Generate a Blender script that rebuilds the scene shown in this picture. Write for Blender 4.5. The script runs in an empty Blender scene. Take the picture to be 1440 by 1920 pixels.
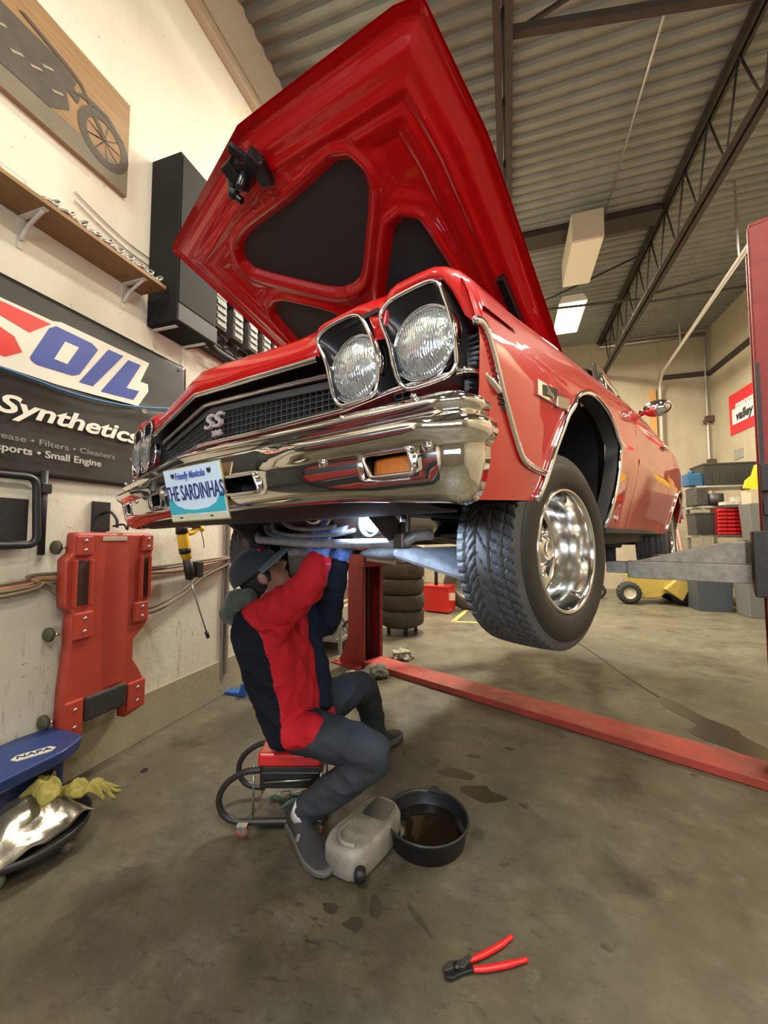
import bpy, bmesh, math, random
from math import sin, cos, pi, radians, atan2, sqrt, hypot
from mathutils import Vector, Matrix, Euler
import mathutils
random.seed(7)
SC = bpy.context.scene
COL = SC.collection
# ---------------------------------------------------------------- camera
cam = bpy.data.cameras.new('camera'); camo = bpy.data.objects.new('camera', cam); COL.objects.link(camo)
camo.location = (0, 0, 1.3); camo.rotation_euler = (radians(93.3), 0, radians(17.6))
cam.sensor_fit = 'HORIZONTAL'; cam.sensor_width = 36; cam.lens = 740 / 1440 * 36; cam.clip_start = 0.02
SC.camera = camo
SC.view_settings.view_transform = 'Standard'; SC.view_settings.look = 'None'
SC.view_settings.gamma = 1; SC.view_settings.use_curve_mapping = False
SC.view_settings.exposure = 0.24
w = bpy.data.worlds.new('world'); SC.world = w; w.use_nodes = True
w.node_tree.nodes['Background'].inputs[0].default_value = (0.9, 0.8, 0.62, 1)
w.node_tree.nodes['Background'].inputs[1].default_value = 0.05
CEIL_Z = 6.1
WARM = (1.0, 0.92, 0.77)
LIGHTS = [  # x, y, z, power : the shop's ceiling fixtures
    (1.17, 8.2, 5.5, 330), (-0.95, 3.9, 5.45, 70), (1.2, 0.6, 5.5, 85), (-1.0, -2.0, 5.5, 130),
    (3.5, 2.6, 5.5, 90), (3.4, -2.2, 5.5, 130), (3.9, 5.6, 5.5, 110), (-1.0, 6.0, 5.5, 380)]
def area_light(name, loc, size, power, color, rot=(0, 0, 0), parent=None):
    l = bpy.data.lights.new(name, 'AREA'); l.shape = 'RECTANGLE'; l.size, l.size_y = size
    l.energy = power; l.color = color
    o = bpy.data.objects.new(name, l); COL.objects.link(o); o.location = loc; o.rotation_euler = rot
    if parent: o.parent = parent
    return o
# ---------------------------------------------------------------- materials
MATS = {}
def mat(name, color, rough=0.5, metal=0.0, coat=0.0, noise=0.0, nscale=20, bump=0.0, bscale=60, color2=None,
        emit=None, estr=0, spec=None, trans=0.0, alpha=1.0, sheen=0.0, coords='Object', rnoise=0.0, stretch=(1, 1, 1)):
    if name in MATS: return MATS[name]
    m = bpy.data.materials.new(name); m.use_nodes = True; nt = m.node_tree; b = nt.nodes['Principled BSDF']
    b.inputs['Base Color'].default_value = (*color, 1); b.inputs['Roughness'].default_value = rough
    b.inputs['Metallic'].default_value = metal
    if coat: b.inputs['Coat Weight'].default_value = coat; b.inputs['Coat Roughness'].default_value = 0.03
    if spec is not None: b.inputs['Specular IOR Level'].default_value = spec
    if trans: b.inputs['Transmission Weight'].default_value = trans
    if sheen: b.inputs['Sheen Weight'].default_value = sheen
    if alpha < 1: b.inputs['Alpha'].default_value = alpha
    if emit: b.inputs['Emission Color'].default_value = (*emit, 1); b.inputs['Emission Strength'].default_value = estr
    tc = nt.nodes.new('ShaderNodeTexCoord'); mp = nt.nodes.new('ShaderNodeMapping')
    mp.inputs['Scale'].default_value = stretch
    nt.links.new(tc.outputs[coords], mp.inputs[0])
    if noise or color2:
        n = nt.nodes.new('ShaderNodeTexNoise'); n.inputs['Scale'].default_value = nscale; n.inputs['Detail'].default_value = 6
        n.inputs['Roughness'].default_value = 0.65
        nt.links.new(mp.outputs[0], n.inputs['Vector'])
        r = nt.nodes.new('ShaderNodeValToRGB'); r.color_ramp.elements[0].position = 0.35; r.color_ramp.elements[1].position = 0.65
        c2 = color2 if color2 else tuple(c * (1 - noise) for c in color)
        r.color_ramp.elements[0].color = (*c2, 1); r.color_ramp.elements[1].color = (*color, 1)
        nt.links.new(n.outputs['Fac'], r.inputs[0]); nt.links.new(r.outputs[0], b.inputs['Base Color'])
    if rnoise:
        n3 = nt.nodes.new('ShaderNodeTexNoise'); n3.inputs['Scale'].default_value = nscale * 1.7; n3.inputs['Detail'].default_value = 5
        nt.links.new(mp.outputs[0], n3.inputs['Vector'])
        mr = nt.nodes.new('ShaderNodeMapRange'); mr.inputs[1].default_value = .3; mr.inputs[2].default_value = .7
        mr.inputs[3].default_value = max(0, rough - rnoise); mr.inputs[4].default_value = min(1, rough + rnoise)
        nt.links.new(n3.outputs['Fac'], mr.inputs[0]); nt.links.new(mr.outputs[0], b.inputs['Roughness'])
    if bump:
        n2 = nt.nodes.new('ShaderNodeTexNoise'); n2.inputs['Scale'].default_value = bscale; n2.inputs['Detail'].default_value = 5
        nt.links.new(mp.outputs[0], n2.inputs['Vector'])
        bp = nt.nodes.new('ShaderNodeBump'); bp.inputs['Strength'].default_value = bump; bp.inputs['Distance'].default_value = 0.01
        nt.links.new(n2.outputs['Fac'], bp.inputs['Height']); nt.links.new(bp.outputs[0], b.inputs['Normal'])
    MATS[name] = m
    return m
# ---------------------------------------------------------------- mesh building
class MB:
    def __init__(s): s.v = []; s.f = []; s.sm = []
    def add(s, vs, fs, smooth=False):
        o = len(s.v); s.v += [tuple(v) for v in vs]; s.f += [tuple(i + o for i in f) for f in fs]; s.sm += [smooth] * len(fs)
        return s
    def box(s, c, d, rz=0, M=None):
        x, y, z = d[0] / 2, d[1] / 2, d[2] / 2
        vs = [Vector((a * x, b * y, e * z)) for a in (-1, 1) for b in (-1, 1) for e in (-1, 1)]
        if M is None: M = Matrix.Rotation(rz, 3, 'Z')
        vs = [M @ v + Vector(c) for v in vs]
        return s.add(vs, [(0, 1, 3, 2), (4, 6, 7, 5), (0, 4, 5, 1), (2, 3, 7, 6), (0, 2, 6, 4), (1, 5, 7, 3)])
    def box2(s, a, b):
        return s.box([(a[i] + b[i]) / 2 for i in range(3)], [abs(b[i] - a[i]) for i in range(3)])
    def bar(s, p, q, wd, h, up=(0, 0, 1)):
        p, q = Vector(p), Vector(q); d = (q - p); L = d.length; d.normalize(); up = Vector(up)
        if abs(d.dot(up)) > .99: up = Vector((1, 0, 0))
        sx = d.cross(up).normalized(); sz = sx.cross(d)
        M = Matrix((sx, d, sz)).transposed()
        return s.box((p + q) / 2, (wd, L, h), M=M)
    def tube(s, pts, r, n=10, closed=False, caps=True, flat=None, up=(0, 0, 1)):
        pts = [Vector(p) for p in pts]; N = len(pts); rs = r if isinstance(r, (list, tuple)) else [r] * N
        vs = []; prev = None
        for i, p in enumerate(pts):
            if closed: t = pts[(i + 1) % N] - pts[i - 1]
            else: t = pts[min(i + 1, N - 1)] - pts[max(i - 1, 0)]
            if t.length < 1e-9: t = Vector((0, 0, 1))
            t.normalize()
            if prev is None:
                u = Vector(up)
                if abs(t.dot(u)) > .95: u = Vector((1, 0, 0)) if abs(t.x) < .9 else Vector((0, 1, 0))
                a = (u - t * u.dot(t)).normalized()
            else:
                a = prev - t * prev.dot(t)
                a = a.normalized() if a.length > 1e-6 else t.orthogonal().normalized()
            prev = a; b = t.cross(a)
            fa, fb = flat if flat else (1, 1)
            for k in range(n):
                th = 2 * pi * k / n
                vs.append(p + a * cos(th) * rs[i] * fa + b * sin(th) * rs[i] * fb)
        fs = []
        for i in range(N if closed else N - 1):
            for k in range(n):
                j = (i + 1) % N
                fs.append((i * n + k, i * n + (k + 1) % n, j * n + (k + 1) % n, j * n + k))
        if caps and not closed:
            fs.append(tuple(range(n))[::-1]); fs.append(tuple((N - 1) * n + k for k in range(n)))
        return s.add(vs, fs, n > 5)
    def lathe(s, prof, n=32, c=(0, 0, 0), axis='Z', smooth=True):
        vs = []; fs = []; P = len(prof); c = Vector(c)
        for k in range(n):
            th = 2 * pi * k / n
            for r, z in prof:
                if axis == 'Z': v = Vector((r * cos(th), r * sin(th), z))
                elif axis == 'X': v = Vector((z, r * cos(th), r * sin(th)))
                else: v = Vector((r * sin(th), z, r * cos(th)))
                vs.append(v + c)
        for k in range(n):
            for i in range(P - 1):
                a, b = k * P + i, ((k + 1) % n) * P + i
                fs.append((a, b, b + 1, a + 1))
        return s.add(vs, fs, smooth)
    def cyl(s, p, q, r, n=20, r2=None):
        return s.tube([p, q], [r, r if r2 is None else r2], n)
    def disc(s, c, r, n=24, axis='Z', ry=None):
        vs = []
        for k in range(n):
            a = 2 * pi * k / n; x, y = r * cos(a), (ry or r) * sin(a)
            vs.append(Vector(c) + (Vector((x, y, 0)) if axis == 'Z' else Vector((0, x, y)) if axis == 'X' else Vector((x, 0, y))))
        return s.add(vs, [tuple(range(n))])
    def grid(s, fn, nu, nv, smooth=True, closeu=False, closev=False):
        vs = [fn(i / (nu if closeu else nu - 1), j / (nv if closev else nv - 1)) for i in range(nu) for j in range(nv)]
        fs = []
        for i in range(nu if closeu else nu - 1):
            for j in range(nv if closev else nv - 1):
                a = i * nv + j; b = ((i + 1) % nu) * nv + j; j2 = (j + 1) % nv
                fs.append((a, b, ((i + 1) % nu) * nv + j2, i * nv + j2))
        return s.add(vs, fs, smooth)
    def prism(s, poly, f0, f1, smooth=False):
        "poly 2D points, f0/f1 map (a,b) to 3D for both ends"
        n = len(poly); vs = [f0(*p) for p in poly] + [f1(*p) for p in poly]
        fs = [tuple(range(n))[::-1], tuple(range(n, 2 * n))] + [(i, (i + 1) % n, n + (i + 1) % n, n + i) for i in range(n)]
        return s.add(vs, fs, smooth)
    def ell(s, c, r, n=16, m=10, M=None):
        c = Vector(c); M = M or Matrix.Identity(3)
        vs = []; fs = []
        for i in range(m + 1):
            ph = pi * i / m
            for k in range(n):
                th = 2 * pi * k / n
                vs.append(c + M @ Vector((r[0] * sin(ph) * cos(th), r[1] * sin(ph) * sin(th), r[2] * cos(ph))))
        for i in range(m):
            for k in range(n):
                fs.append((i * n + k, (i + 1) * n + k, (i + 1) * n + (k + 1) % n, i * n + (k + 1) % n))
        return s.add(vs, fs, True)
    def build(s, name, m, parent=None, label=None, cat=None, group=None, kind=None, bevel=0, seg=2, subsurf=0, solid=0, smooth=None,
              loc=None, rot=None, weld=True):
        me = bpy.data.meshes.new(name); me.from_pydata(s.v, [], s.f); me.validate()
        if len(me.polygons) == len(s.sm): me.polygons.foreach_set('use_smooth', [bool(x) if smooth is None else smooth for x in s.sm])
        if weld:
            bm = bmesh.new(); bm.from_mesh(me); bmesh.ops.remove_doubles(bm, verts=bm.verts, dist=1e-5)
            bmesh.ops.recalc_face_normals(bm, faces=bm.faces); bm.to_mesh(me); bm.free()
        if m: me.materials.append(m)
        o = bpy.data.objects.new(name, me); COL.objects.link(o)
        if parent: o.parent = parent
        if loc: o.location = loc
        if rot: o.rotation_euler = rot
        if bevel:
            b = o.modifiers.new('bevel', 'BEVEL'); b.width = bevel; b.segments = seg; b.limit_method = 'ANGLE'; b.angle_limit = radians(35)
        if solid:
            b = o.modifiers.new('solid', 'SOLIDIFY'); b.thickness = solid; b.offset = 0
        if subsurf:
            b = o.modifiers.new('sub', 'SUBSURF'); b.levels = b.render_levels = subsurf
        tag(o, label, cat, group, kind)
        return o
def tag(o, label=None, cat=None, group=None, kind=None):
    if label: o['label'] = label
    if cat: o['category'] = cat
    if group: o['group'] = group
    if kind: o['kind'] = kind
    return o
def empty(name, loc=(0, 0, 0), rz=0, label=None, cat=None, group=None, M=None):
    o = bpy.data.objects.new(name, None); COL.objects.link(o); o.empty_display_size = .1
    if M is not None: o.matrix_world = M
    else: o.location = loc; o.rotation_euler = (0, 0, rz)
    return tag(o, label, cat, group)
def copy_tree(o, parent=None):
    c = o.copy(); COL.objects.link(c); c.parent = parent
    for ch in list(o.children): copy_tree(ch, c)
    return c
def text_mb(txt, size, M, depth=0.002, shear=0.0, offset=0.0, sx=1.0, align='CENTER', spacing=1.0):
    "extruded lettering as a mesh, x to the right and y up in its own plane, placed by matrix M"
    cu = bpy.data.curves.new('t', 'FONT'); cu.body = txt; cu.size = size; cu.extrude = depth; cu.shear = shear; cu.offset = offset
    cu.align_x = align; cu.align_y = 'CENTER'; cu.space_character = spacing; cu.resolution_u = 4
    o = bpy.data.objects.new('t', cu); COL.objects.link(o)
    dg = bpy.context.evaluated_depsgraph_get(); me = bpy.data.meshes.new_from_object(o.evaluated_get(dg))
    mb = MB(); S = Matrix.Diagonal((sx, 1, 1, 1))
    mb.add([M @ (S @ v.co) for v in me.vertices], [tuple(p.vertices) for p in me.polygons])
    bpy.data.objects.remove(o); bpy.data.curves.remove(cu); bpy.data.meshes.remove(me)
    return mb
def smoothpath(pts, n=6, closed=False):
    pts = [Vector(p) for p in pts]; out = []; N = len(pts)
    rng = range(N if closed else N - 1)
    for i in rng:
        p1, p2 = pts[i], pts[(i + 1) % N]
        p0 = pts[i - 1] if (closed or i > 0) else p1
        p3 = pts[(i + 2) % N] if (closed or i + 2 < N) else p2
        for k in range(n):
            t = k / n
            out.append(0.5 * ((2 * p1) + (p2 - p0) * t + (2 * p0 - 5 * p1 + 4 * p2 - p3) * t * t + (3 * p1 - p0 - 3 * p2 + p3) * t ** 3))
    if not closed: out.append(pts[-1])
    return out
def roundpoly(pts, r, n=5):
    "round the corners of a 2D or 3D polygon"
    pts = [Vector(p) for p in pts]; out = []; N = len(pts)
    for i in range(N):
        p, a, b = pts[i], pts[i - 1], pts[(i + 1) % N]
        rr = min(r, (a - p).length * .45, (b - p).length * .45)
        s, e = p + (a - p).normalized() * rr, p + (b - p).normalized() * rr
        for k in range(n + 1):
            t = k / n; out.append(s * (1 - t) ** 2 + p * 2 * t * (1 - t) + e * t * t)
    return out
# common materials
M_black = mat('black_plastic', (.015, .015, .016), .45, bump=.15, bscale=150)
M_rubber = mat('rubber', (.022, .021, .02), .75, noise=.3, nscale=30, bump=.1)
M_chrome = mat('chrome', (.82, .82, .84), .05, 1.0)
M_red_steel = mat('red_painted_steel', (.27, .022, .018), .5, noise=.3, nscale=14, rnoise=.1)
M_grey_steel = mat('grey_painted_steel', (.30, .285, .25), .55, .0, noise=.35, nscale=25, bump=.1)
M_dark_steel = mat('dark_steel', (.055, .052, .05), .5, .6, noise=.3, nscale=40)
M_zinc = mat('galvanised_steel', (.5, .49, .46), .38, .85, noise=.3, nscale=50)
M_white_metal = mat('white_enamel', (.72, .7, .64), .4, noise=.08)
M_wood = mat('shelf_wood', (.30, .17, .06), .55, color2=(.19, .10, .03), nscale=9, stretch=(10, 1, 10))
M_bolt = mat('bolt_metal', (.45, .43, .4), .3, .9)
# ================================================================ setting
def wall_material(name, base, dark, stain, low=None, seams=False):
    m = bpy.data.materials.new(name); m.use_nodes = True; nt = m.node_tree; b = nt.nodes['Principled BSDF']; b.inputs['Roughness'].default_value = .75
    L = nt.links.new; tc = nt.nodes.new('ShaderNodeTexCoord')
    def noise(sc, det=6, st=(1, 1, 1), rg=.6):
        mp = nt.nodes.new('ShaderNodeMapping'); mp.inputs['Scale'].default_value = st; L(tc.outputs['Object'], mp.inputs[0])
        n = nt.nodes.new('ShaderNodeTexNoise'); n.inputs['Scale'].default_value = sc; n.inputs['Detail'].default_value = det; n.inputs['Roughness'].default_value = rg
        L(mp.outputs[0], n.inputs['Vector']); return n.outputs['Fac']
    def ramp(x, p0, p1, c0=(0, 0, 0, 1), c1=(1, 1, 1, 1)):
        r = nt.nodes.new('ShaderNodeValToRGB'); r.color_ramp.elements[0].position = p0; r.color_ramp.elements[1].position = p1
        r.color_ramp.elements[0].color = c0; r.color_ramp.elements[1].color = c1; L(x, r.inputs[0]); return r.outputs[0]
    def mix(f, a, c):
        x = nt.nodes.new('ShaderNodeMix'); x.data_type = 'RGBA'
        if isinstance(f, float): x.inputs[0].default_value = f
        else: L(f, x.inputs[0])
        if isinstance(a, tuple): x.inputs[6].default_value = (*a, 1)
        else: L(a, x.inputs[6])
        if isinstance(c, tuple): x.inputs[7].default_value = (*c, 1)
        else: L(c, x.inputs[7])
        return x.outputs[2]
    def mul(a, v):
        x = nt.nodes.new('ShaderNodeMath'); x.operation = 'MULTIPLY'; L(a, x.inputs[0])
        if isinstance(v, float): x.inputs[1].default_value = v
        else: L(v, x.inputs[1])
        return x.outputs[0]
    c = mix(ramp(noise(.9), .3, .75), dark, base)
    c = mix(mul(ramp(noise(2.2, 8, (1, 1, .25)), .52, .75), .55), c, stain)
    sp = nt.nodes.new('ShaderNodeSeparateXYZ'); L(tc.outputs['Object'], sp.inputs[0])
    if low:   # grime towards the floor, pits and scuffs
        mr = nt.nodes.new('ShaderNodeMapRange'); mr.inputs[1].default_value = 1.9; mr.inputs[2].default_value = .2; L(sp.outputs['Z'], mr.inputs[0])
        c = mix(mul(mul(ramp(noise(2.6, 9), .34, .62), mr.outputs[0]), .75), c, low)
        c = mix(mul(ramp(noise(17, 4), .68, .74), mr.outputs[0]), c, (.1, .08, .05))
        c = mix(mul(mul(ramp(noise(6, 10, (1, 4, .6), .75), .56, .62), mr.outputs[0]), .5), c, (.2, .16, .1))
    c = mix(ramp(noise(38, 2), .73, .77), c, (.16, .13, .09))
    L(c, b.inputs['Base Color'])
    bp = nt.nodes.new('ShaderNodeBump'); bp.inputs['Strength'].default_value = .25; bp.inputs['Distance'].default_value = .01
    L(noise(28, 8), bp.inputs['Height']); L(bp.outputs[0], b.inputs['Normal'])
    return m
M_wall_l = wall_material('painted_concrete', (.78, .755, .65), (.72, .695, .59), (.60, .56, .44), (.60, .54, .41))
M_wall_c = wall_material('bare_concrete', (.42, .36, .25), (.34, .29, .195), (.28, .235, .15), (.33, .27, .18))
def floor_material():
    m = bpy.data.materials.new('stained_concrete'); m.use_nodes = True; nt = m.node_tree; b = nt.nodes['Principled BSDF']
    L = nt.links.new; tc = nt.nodes.new('ShaderNodeTexCoord')
    def noise(sc, det=6, rg=.6, off=0, st=(1, 1, 1)):
        mp = nt.nodes.new('ShaderNodeMapping'); mp.inputs['Location'].default_value = (off, off, 0); mp.inputs['Scale'].default_value = st; L(tc.outputs['Object'], mp.inputs[0])
        n = nt.nodes.new('ShaderNodeTexNoise'); n.inputs['Scale'].default_value = sc; n.inputs['Detail'].default_value = det; n.inputs['Roughness'].default_value = rg
        L(mp.outputs[0], n.inputs['Vector']); return n.outputs['Fac']
    def ramp(x, p0, p1):
        r = nt.nodes.new('ShaderNodeMapRange'); r.inputs[1].default_value = p0; r.inputs[2].default_value = p1; L(x, r.inputs[0]); return r.outputs[0]
    def mix(f, a, c, k=1.0):
        if k != 1.0:
            q = nt.nodes.new('ShaderNodeMath'); q.operation = 'MULTIPLY'; L(f, q.inputs[0]); q.inputs[1].default_value = k; f = q.outputs[0]
        x = nt.nodes.new('ShaderNodeMix'); x.data_type = 'RGBA'; L(f, x.inputs[0])
        if isinstance(a, tuple): x.inputs[6].default_value = (*a, 1)
        else: L(a, x.inputs[6])
        x.inputs[7].default_value = (*c, 1); return x.outputs[2]
    c = mix(ramp(noise(.8, 4), .35, .7), (.095, .082, .052), (.140, .122, .078))
    c = mix(ramp(noise(3.1, 8, .68, 3), .42, .7), c, (.066, .056, .036), .85)
    c = mix(ramp(noise(7, 9, .7, 9), .52, .68), c, (.165, .152, .112), .55)
    c = mix(ramp(noise(1.7, 7, .62, 21), .57, .66), c, (.045, .036, .022), .75)      # oil stains
    c = mix(ramp(noise(9, 4, .5, 33), .66, .71), c, (.032, .025, .016), .7)            # drips
    c = mix(ramp(noise(5, 10, .8, 44, (1, 6, 1)), .60, .66), c, (.045, .038, .025), .45)  # scuffs
    c = mix(ramp(noise(55, 3, .6, 5), .6, .8), c, (.08, .07, .05), .5)
    # dark noise patches, strongest around the work spot under the front of the car
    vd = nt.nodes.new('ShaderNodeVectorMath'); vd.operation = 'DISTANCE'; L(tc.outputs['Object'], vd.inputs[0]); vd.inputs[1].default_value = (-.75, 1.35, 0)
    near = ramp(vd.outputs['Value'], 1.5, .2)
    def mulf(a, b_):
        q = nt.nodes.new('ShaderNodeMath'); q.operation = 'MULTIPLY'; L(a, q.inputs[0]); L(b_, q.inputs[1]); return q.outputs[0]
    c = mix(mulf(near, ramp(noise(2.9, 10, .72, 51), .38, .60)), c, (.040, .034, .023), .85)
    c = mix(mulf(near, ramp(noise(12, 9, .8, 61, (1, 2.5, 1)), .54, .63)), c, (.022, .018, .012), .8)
    c = mix(ramp(noise(4.4, 12, .78, 71), .60, .72), c, (.21, .19, .14), .45)
    L(c, b.inputs['Base Color'])
    r = nt.nodes.new('ShaderNodeMapRange'); L(noise(2.4, 7, .65, 14), r.inputs[0]); r.inputs[1].default_value = .35; r.inputs[2].default_value = .65
    r.inputs[3].default_value = .30; r.inputs[4].default_value = .68; L(r.outputs[0], b.inputs['Roughness'])
    bp = nt.nodes.new('ShaderNodeBump'); bp.inputs['Strength'].default_value = .12; bp.inputs['Distance'].default_value = .01
    L(noise(22, 8), bp.inputs['Height']); L(bp.outputs[0], b.inputs['Normal'])
    return m
X0, X1, Y0, Y1 = -2.25, 4.5, -4.0, 10.8
MB().box2((X0 - .2, Y0 - .2, -.2), (X1 + .2, Y1 + .2, 0)).build('floor', floor_material(), kind='structure')
MB().box2((X0 - .2, Y0 - .2, 0), (X0, Y1 + .2, CEIL_Z + .2)).build('wall_left', M_wall_l, kind='structure')
MB().box2((X1, Y0 - .2, 0), (X1 + .2, Y1 + .2, CEIL_Z + .2)).build('wall_right', M_wall_c, kind='structure')
MB().box2((X0, Y1, 0), (X1, Y1 + .2, CEIL_Z + .2)).build('wall_back', M_wall_c, kind='structure')
MB().box2((X0, Y0 - .2, 0), (X1, Y0, CEIL_Z + .2)).build('wall_front', mat('front_wall_paint', (.16, .13, .10), .6, noise=.3, nscale=2), kind='structure')
# fluted steel deck
dm = MB(); per = .152; y = Y0; prof = []
while y < Y1:
    prof += [(y, 0), (y + .06, 0), (y + .085, .04), (y + .127, .04)]; y += per
vs = []; fs = []
for (yy, zz) in prof: vs += [(X0, yy, CEIL_Z + zz), (X1, yy, CEIL_Z + zz)]
for i in range(len(prof) - 1): fs.append((2 * i, 2 * i + 1, 2 * i + 3, 2 * i + 2))
dm.add(vs, fs); dm.box2((X0, Y0, CEIL_Z + .06), (X1, Y1, CEIL_Z + .1))
dm.build('ceiling', mat('deck_steel', (.215, .225, .19), .5, .1, noise=.2, nscale=3, rnoise=.1), kind='structure')
MB().box2((X0, Y0, 0), (X0 + .012, Y1, .285)).build('baseboard_left', wall_material('kerb_concrete', (.36, .32, .22), (.29, .25, .17), (.22, .19, .12)), kind='structure', bevel=.004)
# seams on far concrete walls (caulked panel joints)
jm = MB().box2((3.46, Y1 - .006, 0), (3.49, Y1, CEIL_Z)); jm.box2((2.0, Y1 - .006, 0), (2.025, Y1, CEIL_Z))
jm.build('trim_2', mat('caulk', (.34, .29, .2), .7), kind='structure')
# conduit track high on the left wall
cm = MB().box2((X0, Y0, 5.30), (X0 + .07, 10.8, 5.40)); cm.box2((X0, Y0, 5.46), (X0 + .03, 10.8, 5.50))
cm.build('trim_1', mat('cream_trim', (.5, .42, .3), .5), kind='structure', bevel=.006)
# unseen cool glowing panels added behind the photographer to light the car's front
M_fill = mat('cool_fill_glow', (.9, .95, 1), .3, emit=(.78, .88, 1.0), estr=2.2)
wn = empty('cool_fill_1', (.6, Y0 + .03, 2.0)); wn['kind'] = 'structure'
for i in range(4):
    MB().box2((-2.0 + i * 1.0, -.01, -.45), (-1.06 + i * 1.0, .01, .45)).build('pane', M_fill, wn)
MB().box2((-2.1, -.03, .45), (2.0, .02, .52)).box2((-2.1, -.03, -.52), (2.0, .02, -.45)).build('fill_frame', M_joist if 'M_joist' in globals() else M_dark_steel, wn)
area_light('cool_fill_light', (0, .05, 0), (3.9, .9), 85, (.80, .89, 1.0), (radians(90), 0, 0), wn)
# ---------------------------------------------------------------- roof steel
M_joist = mat('joist_steel', (.05, .042, .036), .55, .3, noise=.3, nscale=8)
def joist(x, label, y0=Y0, y1=Y1):
    j = empty('steel_joist', (x, (y0 + y1) / 2, 5.2), 0, label, 'steel beam', 'open web joists under the deck')
    o = Vector(j.location)
    def P(x, y, z): return Vector((x, y, z)) - o
    m = MB()
    for s in (-1, 1): m.box(P(x + s * .045, (y0 + y1) / 2, 6.065), (.06, y1 - y0, .012)); m.box(P(x + s * .02, (y0 + y1) / 2, 6.03), (.01, y1 - y0, .07))
    m.build('top_chord', M_joist, j)
    m = MB()
    for s in (-1, 1): m.box(P(x + s * .045, (y0 + y1) / 2, 5.2), (.06, y1 - y0, .010)); m.box(P(x + s * .02, (y0 + y1) / 2, 5.235), (.01, y1 - y0, .07))
    m.build('bottom_chord', M_joist, j)
    y = y0 + .2
    while y < y1 - .6:
        for a, b in ((y, y + .32), (y + .64, y + .32)):
            MB().cyl(P(x, a, 6.04), P(x, b, 5.22), .012, 8).build('web_bar', M_joist, j)
        y += .64
    return j
joist(.02, 'dark open-web steel joist running away directly over the raised hood')
joist(2.24, 'dark open-web steel joist running to the far wall over the ceiling light')
def ang(name, p, q, label, r=.025, group='slanting braces between the roof joists'):
    return MB().bar(p, q, r * 2, r * 2).build(name, M_joist, None, label, 'steel brace', group)
ang('steel_brace', (.05, 3.07, 5.28), (2.24, 3.45, 5.28), 'dark steel brace crossing between joists at the top of the photo', .03)
ang('steel_brace', (.05, 3.1, 5.28), (1.3, 3.35, 6.0), 'thin rising steel brace beside the nearest cross brace', .014)
ang('steel_brace', (-2.2, 4.5, 5.72), (-.05, 4.9, 5.66), 'steel brace between left wall and first joist, behind the hood tip', .012)
ang('steel_brace', (.08, 7.2, 5.25), (2.17, 7.5, 5.3), 'steel brace crossing behind the boxy unlit fixture', .016)
ang('steel_brace', (.08, 7.35, 5.25), (2.17, 7.3, 5.95), 'rising steel brace behind the boxy unlit fixture', .013)
ang('steel_brace', (2.3, 7.3, 5.25), (4.5, 6.9, 5.4), 'upper steel brace between second joist and right wall', .016)
ang('steel_brace', (2.3, 7.45, 5.2), (4.5, 7.7, 5.35), 'lower steel brace between second joist and right wall', .016)
MB().box2((.1, 6.4, 6.0), (2.2, 6.72, 6.09)).build('cable_tray', M_joist, None, 'wide dark tray strapped flat under the deck between the joists', 'cable tray')
MB().cyl((1.43, 2.9, 6.05), (1.44, 6.7, 6.05), .013, 8).build('ceiling_conduit', M_zinc, None, 'thin pale conduit running along the roof deck', 'conduit')
# ---------------------------------------------------------------- ceiling lights
M_lamp_body = mat('fixture_white', (.6, .57, .48), .5)
M_glow = mat('fixture_glow', (1, .95, .8), .5, emit=(1, .87, .62), estr=14)
M_lens_off = mat('fixture_lens', (.7, .66, .55), .4)
def fixture(x, y, z, p, label):
    r = empty('ceiling_light', (x, y, z), 0, label, 'ceiling light', 'high-bay lights hung from the deck')
    MB().prism([(-.24, 0), (.24, 0), (.17, .13), (-.17, .13)], lambda a, b: (a, -.6, b), lambda a, b: (a, .6, b)).build('housing', M_lamp_body, r)
    MB().box2((-.215, -.56, -.012), (.215, .56, 0)).build('diffuser', M_glow, r, label='glowing warm panel')
    for sx in (-.15, .15):
        for sy in (-.5, .5): MB().cyl((sx, sy, .13), (sx, sy, CEIL_Z - z), .004, 6).build('hanger', M_zinc, r)
    area_light('lamp_light', (0, 0, -.02), (.43, 1.12), p, WARM, parent=r)
names = ['bright warm high-bay light glowing over the fender', 'high-bay light hidden above the raised hood', 'high-bay light over the front of the car', 'high-bay light behind the photographer on the left',
         'high-bay light above the right lift column', 'high-bay light behind the photographer on the right', 'high-bay light near the right wall', 'high-bay light over the far left corner']
for L_, nm in zip(LIGHTS, names): fixture(*L_, nm)
b = empty('unlit_fixture', (1.14, 6.55, 5.5), 0, 'boxy unlit white fixture hung from the deck beside the glowing light', 'ceiling fixture')
MB().box2((-.21, -.55, 0), (.21, .55, .42)).build('housing', mat('fixture_beige', (.5, .45, .35), .5), b, bevel=.01)
MB().box2((-.2, -.53, -.012), (.2, .53, 0)).build('lens', M_lens_off, b)
for sx in (-.15, .15): MB().cyl((sx, 0, .42), (sx, 0, .6), .006, 6).build('hanger', M_zinc, b)
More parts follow.
